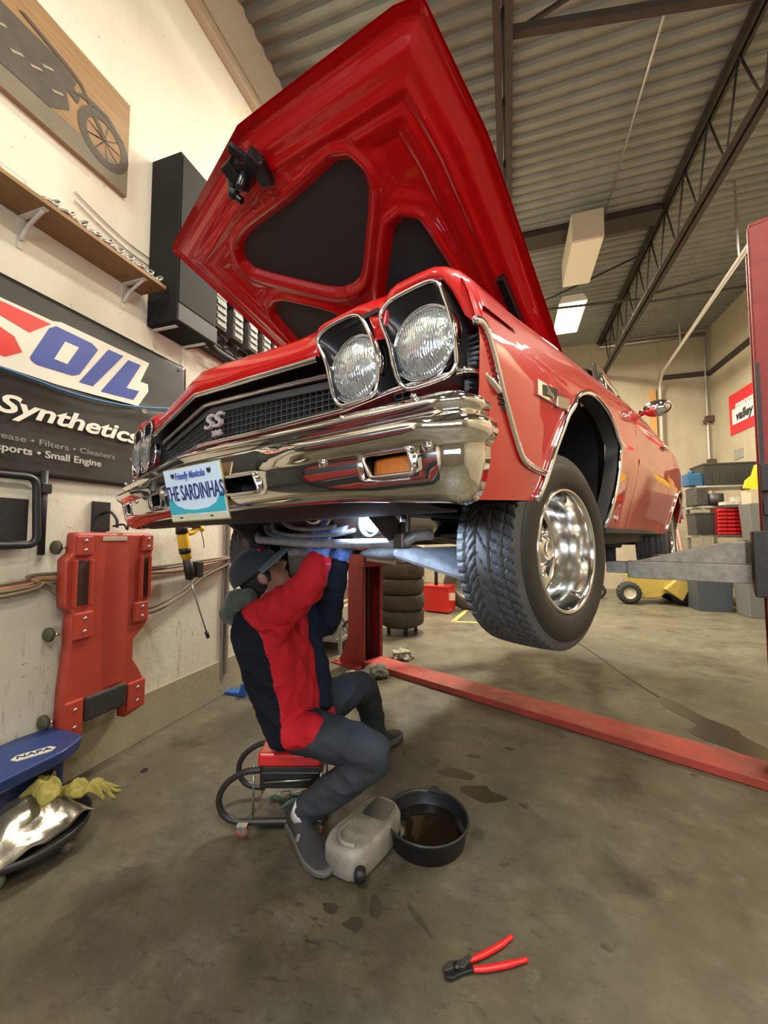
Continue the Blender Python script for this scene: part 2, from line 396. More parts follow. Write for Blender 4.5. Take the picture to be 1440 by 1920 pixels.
# ---------------------------------------------------------------- overhead door rails and wall dressing
t = empty('door_track', (3.5, 10.6, 0), 0, 'bent steel overhead door track rising to the ceiling at the far wall', 'door track')
o = Vector(t.location)
pts = [(3.45, 10.68, .0), (3.45, 10.68, 4.7)] + [(3.45 - .3 * (1 - cos(a)) * .3, 10.68 - .55 * (1 - cos(a)), 4.7 + .55 * sin(a) * .5) for a in (pi / 8, pi / 4, pi * 3 / 8, pi / 2)] + [(2.98, 6.0, 5.0)]
MB().tube([Vector(p) - o for p in pts], .032, 8).build('rail', mat('rail_pale', (.55, .52, .43), .4, .2), t)
for q in ((3.28, 9.0, 4.96), (3.0, 6.3, 4.98)): MB().bar(Vector(q) - o, Vector((q[0], q[1], 6.1)) - o, .02, .02).build('hanger', M_zinc, t)
MB().box2(Vector((3.44, 10.66, 2.2)) - o, Vector((3.47, 10.8, 2.3)) - o).build('bracket', M_zinc, t)
MB().box2((3.26, 10.74, 3.2), (3.38, 10.8, 4.75)).build('wooden_jamb', mat('orange_wood', (.5, .25, .07), .6), None, 'orange-brown wooden board upright beside the door track', 'wooden board')
MB().cyl((2.2, 10.72, 5.95), (4.4, 10.72, 5.95), .045, 10).build('ceiling_pipe', M_zinc, None, 'pale pipe running along the top of the far wall', 'pipe')
MB().box2((3.5, 10.74, 4.98), (4.5, 10.8, 5.08)).build('wall_rail', M_joist, None, 'dark horizontal rail on the far wall right of the track', 'wall rail')
MB().box2((4.44, 6.5, 4.98), (4.5, 10.8, 5.08)).build('wall_rail', M_joist, None, 'dark horizontal rail along the right wall above the red poster', 'wall rail')
for z, lb in ((3.95, 'upper rusty clamp on the corner conduit of the far wall'), (2.95, 'lower rusty clamp on the corner conduit of the far wall')):
    c = empty('wall_clamp', (4.42, 10.72, z), 0, lb, 'clamp', 'rusty clamps on the corner conduit')
    MB().box2((-.08, -.03, -.07), (.06, .07, .07)).box2((-.13, -.02, -.12), (-.07, .03, -.02)).build('body', mat('rust', (.1, .06, .035), .8, noise=.4), c, bevel=.008)
MB().cyl((4.38, 10.75, 0), (4.38, 10.75, 6.0), .02, 8).build('corner_conduit', mat('rail_pale', (.55, .52, .43), .4, .2), None, 'thin pale conduit rising in the far right corner', 'conduit')
p = empty('wall_poster', (4.49, 9.5, 3.8), 0, 'red and white lettered poster on the right wall', 'poster')
MB().box2((-.004, -.62, -.42), (.004, .55, .42)).build('sheet', mat('poster_red', (.62, .02, .03), .5), p)
MW = mat('print_white', (.75, .73, .68), .5); MK = mat('print_black', (.02, .02, .02), .5)
MB().box2((-.006, -.56, -.22), (-.003, .45, .10)).build('white_panel', MW, p)
R_right = Matrix(((0, 0, -1), (-1, 0, 0), (0, 1, 0))).to_4x4()
text_mb('manny', .26, Matrix.Translation((-.006, -.02, .14)) @ R_right, .003, .2, .008).build('lettering', MW, p)
text_mb('valley', .26, Matrix.Translation((-.009, .02, -.08)) @ R_right, .003, .2, .008).build('lettering', MK, p)
MB().box2((4.485, 9.63, 2.85), (4.5, 9.95, 3.05)).build('wall_plate', M_grey_steel, None, 'small grey plate on the right wall under the red poster', 'wall plate')
s = empty('tire_banner', (4.48, 1.6, 2.5), 0, 'red and white tire banner on the right wall outside the frame', 'banner')
MB().box2((-.004, -1.3, -.3), (.004, 1.3, .3)).build('sheet', mat('banner_cream', (.75, .62, .5), .5), s)
text_mb('FIRESTONE', .5, Matrix.Translation((-.007, 0, 0)) @ R_right, .003, .15, .01).build('lettering', mat('print_red', (.6, .02, .03), .5), s)
# floor markings and puddle
my = mat('yellow_floor_paint', (.55, .42, .12), .6, noise=.3, nscale=30)
k = empty('floor_marking', (-.5, 6.2, 0), 0, 'worn yellow painted outline on the floor behind the front tire', 'floor marking')
o = Vector(k.location)
for a, b_ in (((-.85, 6.03), (.35, 6.20)), ((-.83, 6.03), (-.62, 8.0))):
    MB().bar(Vector((a[0], a[1], .001)) - o, Vector((b_[0], b_[1], .001)) - o, .07, .003).build('stripe', my, k)
M_puddle = mat('wet_floor', (.05, .04, .025), .22, noise=.2)
def blob(name, pts, z, m, label, cat, group=None):
    P = smoothpath([(x, y, 0) for x, y in pts], 5, True)
    n = len(P); mb = MB(); mb.prism([(q.x, q.y) for q in P], lambda a, b: (a, b, .0005), lambda a, b: (a, b, z))
    return mb.build(name, m, None, label, cat, group)
blob('puddle', [(1.12, 3.75), (1.2, 3.72), (1.27, 3.55), (1.3, 3.45), (1.42, 3.3), (1.42, 3.2), (1.5, 3.05), (1.62, 2.95), (1.55, 2.88), (1.36, 2.90), (1.25, 3.0), (1.14, 3.1), (1.12, 3.2), (1.2, 3.3), (1.16, 3.42), (1.1, 3.55)], .002, M_puddle, 'dark wet puddle on the floor beyond the red lift beam', 'puddle')
M_oil = mat('oil_stain', (.045, .035, .022), .3, noise=.3)
oils = [((-.30, 2.25), .09, .05), ((-.45, 2.33), .05, .04), ((-.16, 2.12), .11, .06), ((-.22, 2.45), .04, .025), ((-.15, 2.8), .05, .03), ((-.02, 2.6), .03, .02)]
for i, ((x, y), a, b_) in enumerate(oils):
    rr = random.Random(i); pts = [(x + a * cos(t) * rr.uniform(.6, 1.2), y + b_ * sin(t) * rr.uniform(.6, 1.2)) for t in [2 * pi * k / 9 for k in range(9)]]
    blob('oil_spot', pts, .0015, M_oil, 'dark oil spot on the concrete between the drain pan and the red floor beam', 'oil stain', 'oil spots beyond the drain pan')
drips = [(-.47, 1.38, .03, .045, .2), (-.52, 1.30, .035, .03, 0), (-.31, 1.38, .010, .07, .9), (-.62, 1.33, .03, .02, 0)]
for i, (x, y, a, b_, an) in enumerate(drips):
    rr = random.Random(60 + i); pts = []
    for k in range(11):
        t = 2 * pi * k / 11; p, q = a * cos(t) * rr.uniform(.5, 1.2), b_ * sin(t) * rr.uniform(.6, 1.2); pts.append((x + p * cos(an) - q * sin(an), y + p * sin(an) + q * cos(an)))
    blob('oil_smear', pts, .0013, mat('faint_oil', (.055, .046, .032), .5, noise=.4, nscale=40), 'dark oily smear on the concrete in front of the drain pan', 'oil stain', 'oil smears in front of the drain pan')
cr = MB().tube(smoothpath([(.55, 6.2, .001), (.72, 5.5, .001), (.9, 4.7, .001), (1.0, 4.2, .001), (1.12, 3.75, .001)], 5), .006, 4)
cr.build('floor_crack', MK, None, 'thin dark crack running across the floor to the puddle', 'floor crack')
# ================================================================ the car (own frame: x across, y rearwards, z up)
A_, RO_ = .396, .019
XC = Vector((cos(A_) * cos(RO_), -sin(A_) * cos(RO_), sin(RO_))); YC = Vector((sin(A_), cos(A_), 0)); ZC = XC.cross(YC)
CT = Vector((-.877, .929, 1.052))
MC = Matrix((XC, YC, ZC)).transposed().to_4x4(); MC.translation = CT
car = empty('car', label='bright red classic muscle car with its hood open, raised on a two-post lift', cat='car', M=MC)
M_red = mat('red_paint', (.50, .002, .003), .45, spec=.2, coat=.85, noise=.04, nscale=3)
M_black_gloss = mat('black_trim', (.012, .012, .014), .28, bump=.05, bscale=300)
M_pad = mat('hood_pad', (.02, .02, .02), .6, bump=.3, bscale=260)
M_dark = mat('underbody', (.02, .02, .021), .6, noise=.4, nscale=15)
M_gunmetal = mat('gunmetal', (.16, .155, .15), .35, .8)
M_under_blue = mat('blue_lit_steel', (.42, .45, .50), .42, .25, noise=.4, nscale=22)  # pale blue of the work light painted into the underside steel
k1 = .124
def lerp(a, b, t): return a + (b - a) * t
def interp(tab, x):
    if x <= tab[0][0]: return tab[0][1]
    for (a, b), (c, d) in zip(tab, tab[1:]):
        if x <= c: return lerp(b, d, (x - a) / (c - a)) if c > a else d
    return tab[-1][1]
W_TAB = [(0, .862), (.4, .866), (1.2, .872), (1.8, .882), (2.6, .898), (3.4, .922), (3.9, .930), (4.4, .915), (4.9, .86)]
ZT_TAB = [(.05, .70), (.13, .748), (.2, .758), (.36, .772), (.68, .812), (1.2, .868), (1.8, .93), (2.4, .968), (3.0, .97), (3.7, .985), (4.3, .965), (4.9, .90)]
def side_x(y, z):
    w = interp(W_TAB, y); zt = interp(ZT_TAB, y)
    fr = max(0, min(1, (y - 1.3) / .3)); base = lerp(interp([(.20, -.062), (.26, -.05), (.30, -.032), (.36, -.018), (.42, -.008), (.50, 0), (.58, .004), (.64, .0)], z), interp([(.20, -.085), (.26, -.072), (.32, -.058), (.40, -.036), (.48, -.015), (.54, -.003), (.58, .003), (.64, .0)], z), fr)
    dz = zt - z
    tuck = interp([(-.01, -.10), (0, -.075), (.012, -.05), (.03, -.03), (.06, -.016), (.10, -.006), (.14, 0)], dz)
    crease = .006 * math.exp(-((z - .60) / .02) ** 2) if y > .5 else 0
    return w + base + tuck + crease
ARCH = [(.435, .314), (.465, .355), (.505, .43), (.56, .50), (.64, .58), (.72, .635), (.82, .678), (.92, .700), (1.02, .706), (1.13, .700), (1.22, .682), (1.29, .645), (1.325, .595), (1.325, .54), (1.30, .47), (1.27, .40), (1.245, .34), (1.225, .262)]
def resample(pts, n):
    pts = [Vector(p) for p in pts]; L = [0]
    for a, b in zip(pts, pts[1:]): L.append(L[-1] + (b - a).length)
    out = []; j = 0
    for i in range(n):
        s = L[-1] * i / (n - 1)
        while j < len(L) - 2 and L[j + 1] < s: j += 1
        t = (s - L[j]) / max(1e-9, L[j + 1] - L[j]); out.append(pts[j].lerp(pts[j + 1], min(1, max(0, t))))
    return out
YSEAM = 1.80
def fender(sx):
    inner = resample(smoothpath([(a, b, 0) for a, b in ARCH], 4), 90)
    # outer boundary chosen so that stations correspond to the arch
    outer_k = [(.128, .296), (.120, .33), (.11, .40), (.112, .47), (.112, .53), (.112, .58), (.112, .63), (.112, .68), (.118, .715), (.135, .738)]
    top = [(y, interp(ZT_TAB, y)) for y in (.16, .25, .36, .5, .68, .85, 1.0, 1.2, 1.4, 1.6, 1.7)]
    back = [(YSEAM - .004, interp(ZT_TAB, YSEAM)), (YSEAM - .004, .8), (YSEAM - .004, .6), (YSEAM - .004, .4), (YSEAM - .004, .24), (1.5, .24), (1.3, .24)]
    a = resample([(p[0], p[1], 0) for p in outer_k], 28); b = resample([(p[0], p[1], 0) for p in outer_k[-1:] + top], 32)[1:]; c = resample([(p[0], p[1], 0) for p in top[-1:] + back], 32)[1:]
    outer = a + b + c
    nn = len(outer); inner = resample(inner, nn)
    def fn(u, v):
        i = min(nn - 1, int(round(u * (nn - 1)))); p = inner[i].lerp(outer[i], v)
        return (sx * side_x(p.x, p.y), p.x, p.y)
    m = MB().grid(fn, nn, 22)
    # rolled top going inboard to the hood gap
    ys = [.135, .16, .2, .3, .4, .55, .7, .9, 1.1, 1.3, 1.5, 1.65, 1.796]
    def tp(u, v):
        y = ys[int(round(u * (len(ys) - 1)))]; zt = interp(ZT_TAB, y); x0 = side_x(y, zt)
        return (sx * lerp(x0, .70, v), y, zt + .006 * sin(pi * min(1, v * 1.2)) - .02 * max(0, v - .85))
    m.grid(tp, len(ys), 6)
    o = m.build('fender', M_red, car)
    # arch lip + wheel-opening trim
    P = [(sx * (side_x(p.x, p.y) + .004), p.x, p.y) for p in resample(smoothpath([(a, b, 0) for a, b in ARCH], 4), 70)]
    MB().tube(P, .0095, 8).build('wheel_opening_trim', M_chrome, car)
    il = MB()
    cy, cz = .87, .33
    il.grid(lambda u, v: (lambda p, w_: (sx * (side_x(p.x, p.y) - .002 - .05 * v), p.x, p.y))(inner[int(round(u * (nn - 1)))], 0), nn, 3)
    il.build('arch_lip', M_gunmetal, car)
    # liner
    def ln(u, v):
        p = inner[int(round(u * (nn - 1)))]
        d = Vector((p.x - cy, p.y - cz, 0)); q = Vector((cy, cz, 0)) + d * (1 + .12 * min(1, v * 2))
        return (sx * lerp(.80, .40, v), q.x, q.y)
    m = MB().grid(ln, nn, 10)
    m.add([(sx * .42, .62, .29), (sx * .42, 1.62, .25), (sx * .42, 1.62, .88), (sx * .42, .62, .88), (sx * .78, 1.50, .255), (sx * .42, 1.50, .255), (sx * .42, 1.50, .86), (sx * .80, 1.50, .84)], [(0, 1, 2, 3), (4, 5, 6, 7)])
    m.build('wheel_well_liner', mat('liner_black', (.006, .006, .006), .8), car)
    return o
def rear_side(sx):
    # door
    def patch(y0, y1, zb, n=16):
        ys = [lerp(y0, y1, i / (n - 1)) for i in range(n)]
        def fn(u, v):
            y = ys[int(round(u * (n - 1)))]; z = lerp(zb, interp(ZT_TAB, y), v); return (sx * side_x(y, z), y, z)
        return MB().grid(fn, n, 26)
    d = patch(YSEAM + .004, 2.996, .24)
    ys = [lerp(YSEAM + .004, 2.996, i / 9) for i in range(10)]
    d.grid(lambda u, v: (sx * lerp(side_x(ys[int(round(u * 9))], interp(ZT_TAB, ys[int(round(u * 9))])), .70, v), ys[int(round(u * 9))], interp(ZT_TAB, ys[int(round(u * 9))]) + .004), 10, 3)
    door = d.build('door', M_red, car)
    MB().ell((sx * .915, 2.86, .84), (.02, .075, .016)).build('door_handle', M_chrome, door)
    # quarter panel with rear arch
    arc = [(3.36, .265), (3.37, .35), (3.40, .44), (3.47, .53), (3.58, .585), (3.72, .60), (3.88, .59), (4.02, .54), (4.11, .45), (4.15, .36), (4.16, .28)]
    inner = resample(smoothpath([(a, b, 0) for a, b in arc], 4), 70)
    out = [(3.004, .24), (3.004, .6), (3.004, .97)] + [(y, interp(ZT_TAB, y)) for y in (3.3, 3.7, 4.0, 4.3, 4.6, 4.85)] + [(4.92, .75), (4.92, .5), (4.86, .36)]
    outer = resample([(a, b, 0) for a, b in out], 70)
    m = MB().grid(lambda u, v: (lambda p: (sx * side_x(p.x, p.y), p.x, p.y))(inner[int(round(u * 69))].lerp(outer[int(round(u * 69))], v)), 70, 14)
    m.add([(sx * side_x(3.004, .24), 3.0, .24), (sx * side_x(3.36, .24), 3.36, .24), (sx * side_x(3.36, .3), 3.36, .30), (sx * side_x(3.0, .3), 3.0, .30)], [(0, 1, 2, 3)])
    m.build('quarter_panel', M_red, car)
    MB().tube([(sx * (side_x(p.x, p.y) + .003), p.x, p.y) for p in inner], .009, 8).build('wheel_opening_trim', M_chrome, car)
    m = MB().grid(lambda u, v: (sx * lerp(.86, .45, v), inner[int(round(u * 69))].x, inner[int(round(u * 69))].y + .02 * v), 70, 3)
    m.build('wheel_well_liner', mat('liner_black', (.006, .006, .006), .8), car)
for s in (1, -1): fender(s); rear_side(s)
# rocker and floor pan, frame
MB().box2((-.80, 1.3, .235), (.80, 3.38, .25)).box2((-.83, 1.25, .24), (-.78, 3.36, .26)).box2((.78, 1.25, .24), (.83, 3.36, .26)).build('floor_pan', M_dark, car)
MB().box2((-.44, .25, .30), (-.36, 4.7, .38)).box2((.36, .25, .30), (.44, 4.7, .38)).box2((-.7, 1.5, .18), (-.6, 3.3, .25)).box2((.6, 1.5, .18), (.7, 3.3, .25)).build('frame_rail', M_dark, car, bevel=.01)
MB().box2((-.72, 1.56, .25), (.72, 1.6, .86)).box2((-.40, .30, .30), (-.38, 1.56, .78)).box2((.38, .30, .30), (.40, 1.56, .78)).build('firewall', M_dark, car)
MB().box2((-.80, 4.3, .35), (.80, 4.9, .6)).build('trunk_floor', M_dark, car)
MB().grid(lambda u, v: (lerp(-.80, .80, u), lerp(3.95, 4.9, v), lerp(.985, .905, v) + .02 * sin(pi * u)), 12, 8).build('trunk_lid', M_red, car)
MB().grid(lambda u, v: (lerp(-.86, .86, u), 4.92 + .03 * sin(pi * u), lerp(.36, .90, v)), 14, 6).build('tail_panel', M_red, car)
MB().box2((-.90, 4.93, .40), (.90, 5.02, .54)).build('rear_bumper', M_chrome, car, bevel=.02)
MB().grid(lambda u, v: (lerp(-.72, .72, u), lerp(1.57, 1.86, v), lerp(.885, .945, v)), 10, 4).build('cowl', M_red, car)
# cabin
def cab(pts, name, m, th=0):
    o = MB().add(pts, [tuple(range(len(pts)))]).build(name, m, car, solid=th); return o
M_glass = mat('window_glass', (.02, .022, .02), .03, spec=.9, alpha=.75)
M_vinyl = mat('black_vinyl_roof', (.02, .016, .015), .4, bump=.2, bscale=200)
roof = MB().grid(lambda u, v: (lerp(-.60, .60, u) * (1 - .04 * abs(2 * v - 1)), lerp(2.30, 3.55, v), 1.375 + .035 * sin(pi * u) + .025 * sin(pi * v) - .05 * (abs(2 * u - 1) ** 6)), 16, 12)
roof.build('roof', M_vinyl, car, solid=.02)
cab([(-.70, 1.84, .95), (.70, 1.84, .95), (.56, 2.32, 1.35), (-.56, 2.32, 1.35)], 'windshield', M_glass)
cab([(-.56, 3.55, 1.35), (.56, 3.55, 1.35), (.66, 4.02, .99), (-.66, 4.02, .99)], 'rear_window', M_glass)
for s in (1, -1):
    cab([(s * .745, 1.95, .955), (s * .76, 3.2, .985), (s * .60, 3.15, 1.35), (s * .59, 2.36, 1.35)], 'side_window', M_glass)
    MB().tube(smoothpath([(s * .74, 1.80, .94), (s * .66, 2.08, 1.16), (s * .60, 2.33, 1.36)], 4), .017, 8).build('windshield_trim', M_chrome, car)
    MB().tube([(s * .755, 1.92, .955), (s * .615, 2.40, 1.365), (s * .61, 3.1, 1.375)], .010, 8).build('vent_window_trim', M_chrome, car)
    MB().add([(s * .76, 3.2, .98), (s * .76, 3.75, .99), (s * .64, 3.6, 1.30), (s * .60, 3.10, 1.36)], [(0, 1, 2, 3)]).build('roof_pillar', M_vinyl, car, solid=.03)
    mr = MB().ell((s * .945, 2.16, .945), (.070, .05, .048), 20, 12).build('side_mirror', M_chrome, car)
    MB().tube([(s * .86, 2.2, .945), (s * .92, 2.17, .94)], [.02, .012], 8).build('mirror_stem', M_chrome, mr)
# ---------------------------------------------------------------- front: header, bezels, lamps, grille
ZB = [(0, .668), (.19, .660), (.30, .653), (.485, .648), (.49, .700), (.505, .708), (.60, .712), (.632, .690), (.645, .645), (.668, .640), (.682, .703), (.70, .716), (.78, .722), (.80, .716), (.815, .69), (.835, .64), (.862, .61)]
ZH = [(0, .757), (.09, .756), (.275, .741), (.41, .735), (.5, .740), (.62, .752), (.70, .764), (.75, .765), (.78, .762), (.80, .755), (.82, .742), (.84, .72), (.855, .69), (.862, .66)]
YH = [(0, .030), (.6, .104), (.78, .122), (.82, .128), (.85, .132), (.864, .14)]
xs = sorted(set([a for a, b in ZB] + [a for a, b in ZH] + [.05, .13, .24, .35, .45, .55, .58, .66, .73]))
xs = [-x for x in xs[:0:-1]] + xs
def hdr(u, v):
    x = xs[int(round(u * (len(xs) - 1)))]; a = abs(x); zb, zt, y = interp(ZB, a), interp(ZH, a), interp(YH, a)
    prof = [(0, -.022, 0), (.12, -.030, .15), (.3, -.030, .35), (.5, -.024, .6), (.68, -.012, .82), (.8, .004, .96), (.9, .035, 1.0), (1, .10, 1.0)]
    k = int(round(v * 7)); _, dy, f = prof[k]
    c = max(0, min(1, (.866 - a) / .08))
    return (x, y + dy * (c if dy < 0 else 1) + (.07 if k == 7 else 0) , lerp(zb, zt, f) + (.012 if k == 7 else 0))
MB().grid(hdr, len(xs), 8).build('header_panel', M_red, car)
# fine prow crease trim
def vpath(x0, x1, y, z, n=14, k=k1):
    r = []
    for i in range(n + 1):
        x = lerp(x0, x1, i / n); zz = z(abs(x)) if callable(z) else z; r.append((x, y + k * abs(x), zz))
    return r
def strip(name, x0, x1, y, z, wd, dp, m=M_chrome, n=24, tilt=0, parent=car):
    "flat moulding following the V of the nose"
    P = vpath(x0, x1, y, z, n); mb = MB()
    def fn(u, v):
        p = P[int(round(u * n))]; a = 2 * pi * v
        return (p[0], p[1] - dp / 2 * cos(a) + tilt * sin(a), p[2] + wd / 2 * sin(a))
    mb.grid(fn, n + 1, 10, closev=True); return mb.build(name, m, parent)
strip('hood_lip_moulding', -.487, .487, .0, lambda a: interp([(0, .664), (.19, .656), (.49, .644)], a), .016, .012, n=40)
# grille
strip('grille_top_rail', -.47, .49, .030, lambda a: interp([(0, .642), (.28, .628), (.49, .614)], a), .014, .014, n=40)
gr = MB(); zt_ = lambda a: interp([(0, .632), (.28, .618), (.5, .606), (.83, .60)], a)
x = -.80
while x < .80:
    y = .062 + k1 * abs(x); gr.box2((x - .0013, y - .012, .52), (x + .0013, y + .006, zt_(abs(x)))); x += .0205
for j in range(7):
    for (a, b) in ((-.80, 0), (0, .80)):
        n = 10
        for i in range(n):
            xa, xb = lerp(a, b, i / n), lerp(a, b, (i + 1) / n)
            za, zb_ = lerp(.524, zt_(abs(xa)), j / 6), lerp(.524, zt_(abs(xb)), j / 6)
            gr.bar((xa, .058 + k1 * abs(xa), za), (xb, .058 + k1 * abs(xb), zb_), .016, .0024)
gr.build('grille', mat('grille_grey', (.10, .10, .105), .35, .5), car)
strip('grille_surround', -.47, .49, .045, lambda a: interp([(0, .628), (.28, .612), (.49, .598)], a), .022, .006, m=mat('grille_satin', (.12, .12, .12), .35, .4), n=40)
mb = MB().grid(lambda u, v: (lerp(-.84, .84, u), .105 + k1 * abs(lerp(-.84, .84, u)), lerp(.44, .66 if v > .5 else .64, v)), 21, 3); mb.build('grille_backing', M_dark, car)
MB().grid(lambda u, v: (lerp(-.86, .86, u), .055 + .11 * abs(lerp(-.86, .86, u)) + .02 * v, lerp(.44, .508, v)), 21, 3).build('filler_panel', M_red, car)
strip('grille_bottom_moulding', -.50, .84, .012, lambda a: interp([(0, .512), (.3, .511), (.56, .513), (.69, .530), (.84, .532)], a), .013, .014, n=50)
# bezels
B2 = [(.666, .685), (.676, .699), (.70, .710), (.772, .716), (.796, .704), (.808, .671), (.822, .615), (.828, .553), (.823, .532), (.805, .520), (.744, .515), (.723, .519), (.707, .537), (.695, .578), (.686, .62), (.672, .658)]
B1 = [(.494, .682), (.505, .697), (.532, .706), (.59, .710), (.616, .698), (.634, .666), (.650, .624), (.658, .577), (.655, .540), (.641, .521), (.583, .515), (.561, .518), (.543, .536), (.532, .575), (.519, .625), (.503, .66)]
M_lens = mat('headlamp_glass', (.62, .68, .72), .16, .8, bump=.0)
nt = M_lens.node_tree; wv = nt.nodes.new('ShaderNodeTexWave'); wv.inputs['Scale'].default_value = 55; wv.inputs['Distortion'].default_value = 6; wv.inputs['Detail'].default_value = 1
tcx = nt.nodes.new('ShaderNodeTexCoord'); vo = nt.nodes.new('ShaderNodeTexVoronoi'); vo.inputs['Scale'].default_value = 28
nt.links.new(tcx.outputs['Object'], wv.inputs['Vector']); nt.links.new(tcx.outputs['Object'], vo.inputs['Vector'])
ad = nt.nodes.new('ShaderNodeMath'); ad.operation = 'ADD'; nt.links.new(wv.outputs['Fac'], ad.inputs[0]); nt.links.new(vo.outputs['Distance'], ad.inputs[1])
bp = nt.nodes.new('ShaderNodeBump'); bp.inputs['Strength'].default_value = .35; bp.inputs['Distance'].default_value = .003
nt.links.new(ad.outputs[0], bp.inputs['Height']); nt.links.new(bp.outputs[0], nt.nodes['Principled BSDF'].inputs['Normal'])
M_cover = mat('clear_glass', (.9, .95, 1), .02, trans=1.0, alpha=.25)
def headlamp(outline, cx, cz, sx):
    n = 72
    O = smoothpath([(a, 0, b) for a, b in outline], 5, True); O = resample(O + [O[0]], n + 1)[:n]
    ang0 = [atan2(p.z - cz, p.x - cx) for p in O]
    yc = .008 + k1 * cx
    def pt(i, v):
        p = O[i]; a = ang0[i]; R = .0755
        f = v ** .8
        x = lerp(p.x, cx + R * cos(a), f); z = lerp(p.z, cz + R * sin(a), f)
        y0 = -.005 + k1 * p.x
        y = lerp(y0, yc + .014, min(1, v * 1.05) ** .6)
        return (sx * x, y, z)
    root = MB().grid(lambda u, v: pt(int(round(u * n)) % n, v), n, 10, closeu=True).build('headlamp_bezel', M_black_gloss, car)
    MB().tube([(sx * p.x, -.006 + k1 * p.x, p.z) for p in O], .0046, 8, closed=True).build('bezel_rim', M_chrome, root)
    # outer shell going back
    cxm = sum(p.x for p in O) / n; czm = sum(p.z for p in O) / n
    MB().grid(lambda u, v: (sx * lerp(cxm, O[int(round(u * n)) % n].x, 1 + .03 * v), -.004 + k1 * O[int(round(u * n)) % n].x + .085 * v, lerp(czm, O[int(round(u * n)) % n].z, 1 + .03 * v)), n, 5, closeu=True).build('bezel_shell', M_gunmetal, root)
    c = (sx * cx, yc, cz)
    nrm = Vector((sx * .0, -1, 0))
    lens = [(0, -.028), (.02, -.0270), (.04, -.0225), (.056, -.014), (.067, -.003), (.070, .004)]
    lm = MB().lathe(lens, 48, c, 'Y').build('headlamp', M_lens, root)
    MB().lathe([(.0695, .002), (.071, -.006), (.0735, -.006), (.0755, .0), (.0755, .010)], 48, c, 'Y').build('retaining_ring', M_chrome, root)
    MB().cyl((sx * (cx + .01), yc - .045, cz - .1215), (sx * (cx + .01), yc - .055, cz - .1215), .006, 10).build('adjuster_screw', M_chrome, root)
for s in (1, -1):
    headlamp(B2, .755, .604, s); headlamp(B1, .590, .595, s)
    # side louvre and trim
    lv = MB(); tr = [(.085, .600), (.130, .602), (.165, .56), (.20, .512), (.235, .475), (.10, .475)]
    lv.grid(lambda u, v: (s * lerp(.822, .866, u ** .6), lerp(.135, interp([(.47, .225), (.512, .195), (.56, .160), (.602, .138), (.61, .136)], lerp(.475, .605, v)), u), lerp(.475, .605, v)), 8, 12)
    lo = lv.build('side_louvre', M_black_gloss, car)
    for j in range(13):
        z = .485 + j * .0092; ye = interp([(.47, .235), (.512, .205), (.56, .168), (.602, .135)], z)
        MB().bar((s * .832, .137, z), (s * .868, ye - .018, z), .005, .0035).build('louvre_rib', M_black_gloss, lo)
    # bright body-side moulding
    tp_ = [(.098, .607), (.108, .613), (.126, .612), (.145, .592), (.175, .548), (.205, .505), (.255, .450), (.30, .410), (.335, .393), (.39, .385), (.44, .383), (.485, .383)]
    P = smoothpath([(s * (side_x(a, b) + .004), a, b) for a, b in tp_], 5)
    MB().tube(P, .0085, 8, flat=(1, .7)).build('side_moulding', M_chrome, car)
    P = smoothpath([(s * .832, .112, .533), (s * .850, .128, .530), (s * .862, .150, .520), (s * .868, .185, .503)], 5)
    MB().tube(P, .0075, 8).build('corner_moulding', M_chrome, car)
    # engine badge
    bd = empty('fender_badge'); bd.parent = car
    def bp_(a, b, off): return (s * (side_x(a, b) + off), a, b)
    y0, y1 = .385, .62
    def quad(ya, yb, za, zb_, off0, off1):
        return MB().add([bp_(ya, za, off0), bp_(yb, za + .015, off0), bp_(yb, zb_ + .015, off0), bp_(ya, zb_, off0), bp_(ya, za, off1), bp_(yb, za + .015, off1), bp_(yb, zb_ + .015, off1), bp_(ya, zb_, off1)],
                        [(0, 1, 2, 3), (4, 7, 6, 5), (0, 4, 5, 1), (1, 5, 6, 2), (2, 6, 7, 3), (3, 7, 4, 0)])
    quad(y0, y1, .552, .590, 0, .006).build('badge_frame', M_chrome, bd, bevel=.001)
    quad(y0 + .03, y0 + .125, .558, .584, .005, .0072).build('badge_inset', M_black, bd)
    quad(y0 + .135, y1 - .01, .557, .584, .005, .0075).build('badge_plate', mat('badge_gold', (.5, .45, .32), .35, .8), bd)
    if s == 1:
        Mt = Matrix(((0, 0, 1, side_x(.46, .57) + .0085), (1, 0, 0, y0 + .078), (0, 1, 0, .575), (0, 0, 0, 1)))
        text_mb('396', .026, Mt, .001, 0, .0006, 1.3).build('badge_number', mat('badge_gold', (.5, .45, .32), .35, .8), bd)
# SS emblem on grille
Ms = Matrix(((1, 0, 0, .068), (.124, 0, -1, .022), (0, 1, 0, .574), (0, 0, 0, 1)))
M_emb = mat('emblem_satin', (.85, .85, .86), .32, .75)
ss = text_mb('SS', .058, Ms, .005, .25, .0008, 1.55).build('grille_emblem', M_emb, car)
Ms2 = Ms.copy(); Ms2.translation = (.085, .026, .538)
text_mb('396', .022, Ms2, .004, 0, .0008, 1.3).build('emblem_number', M_emb, ss)
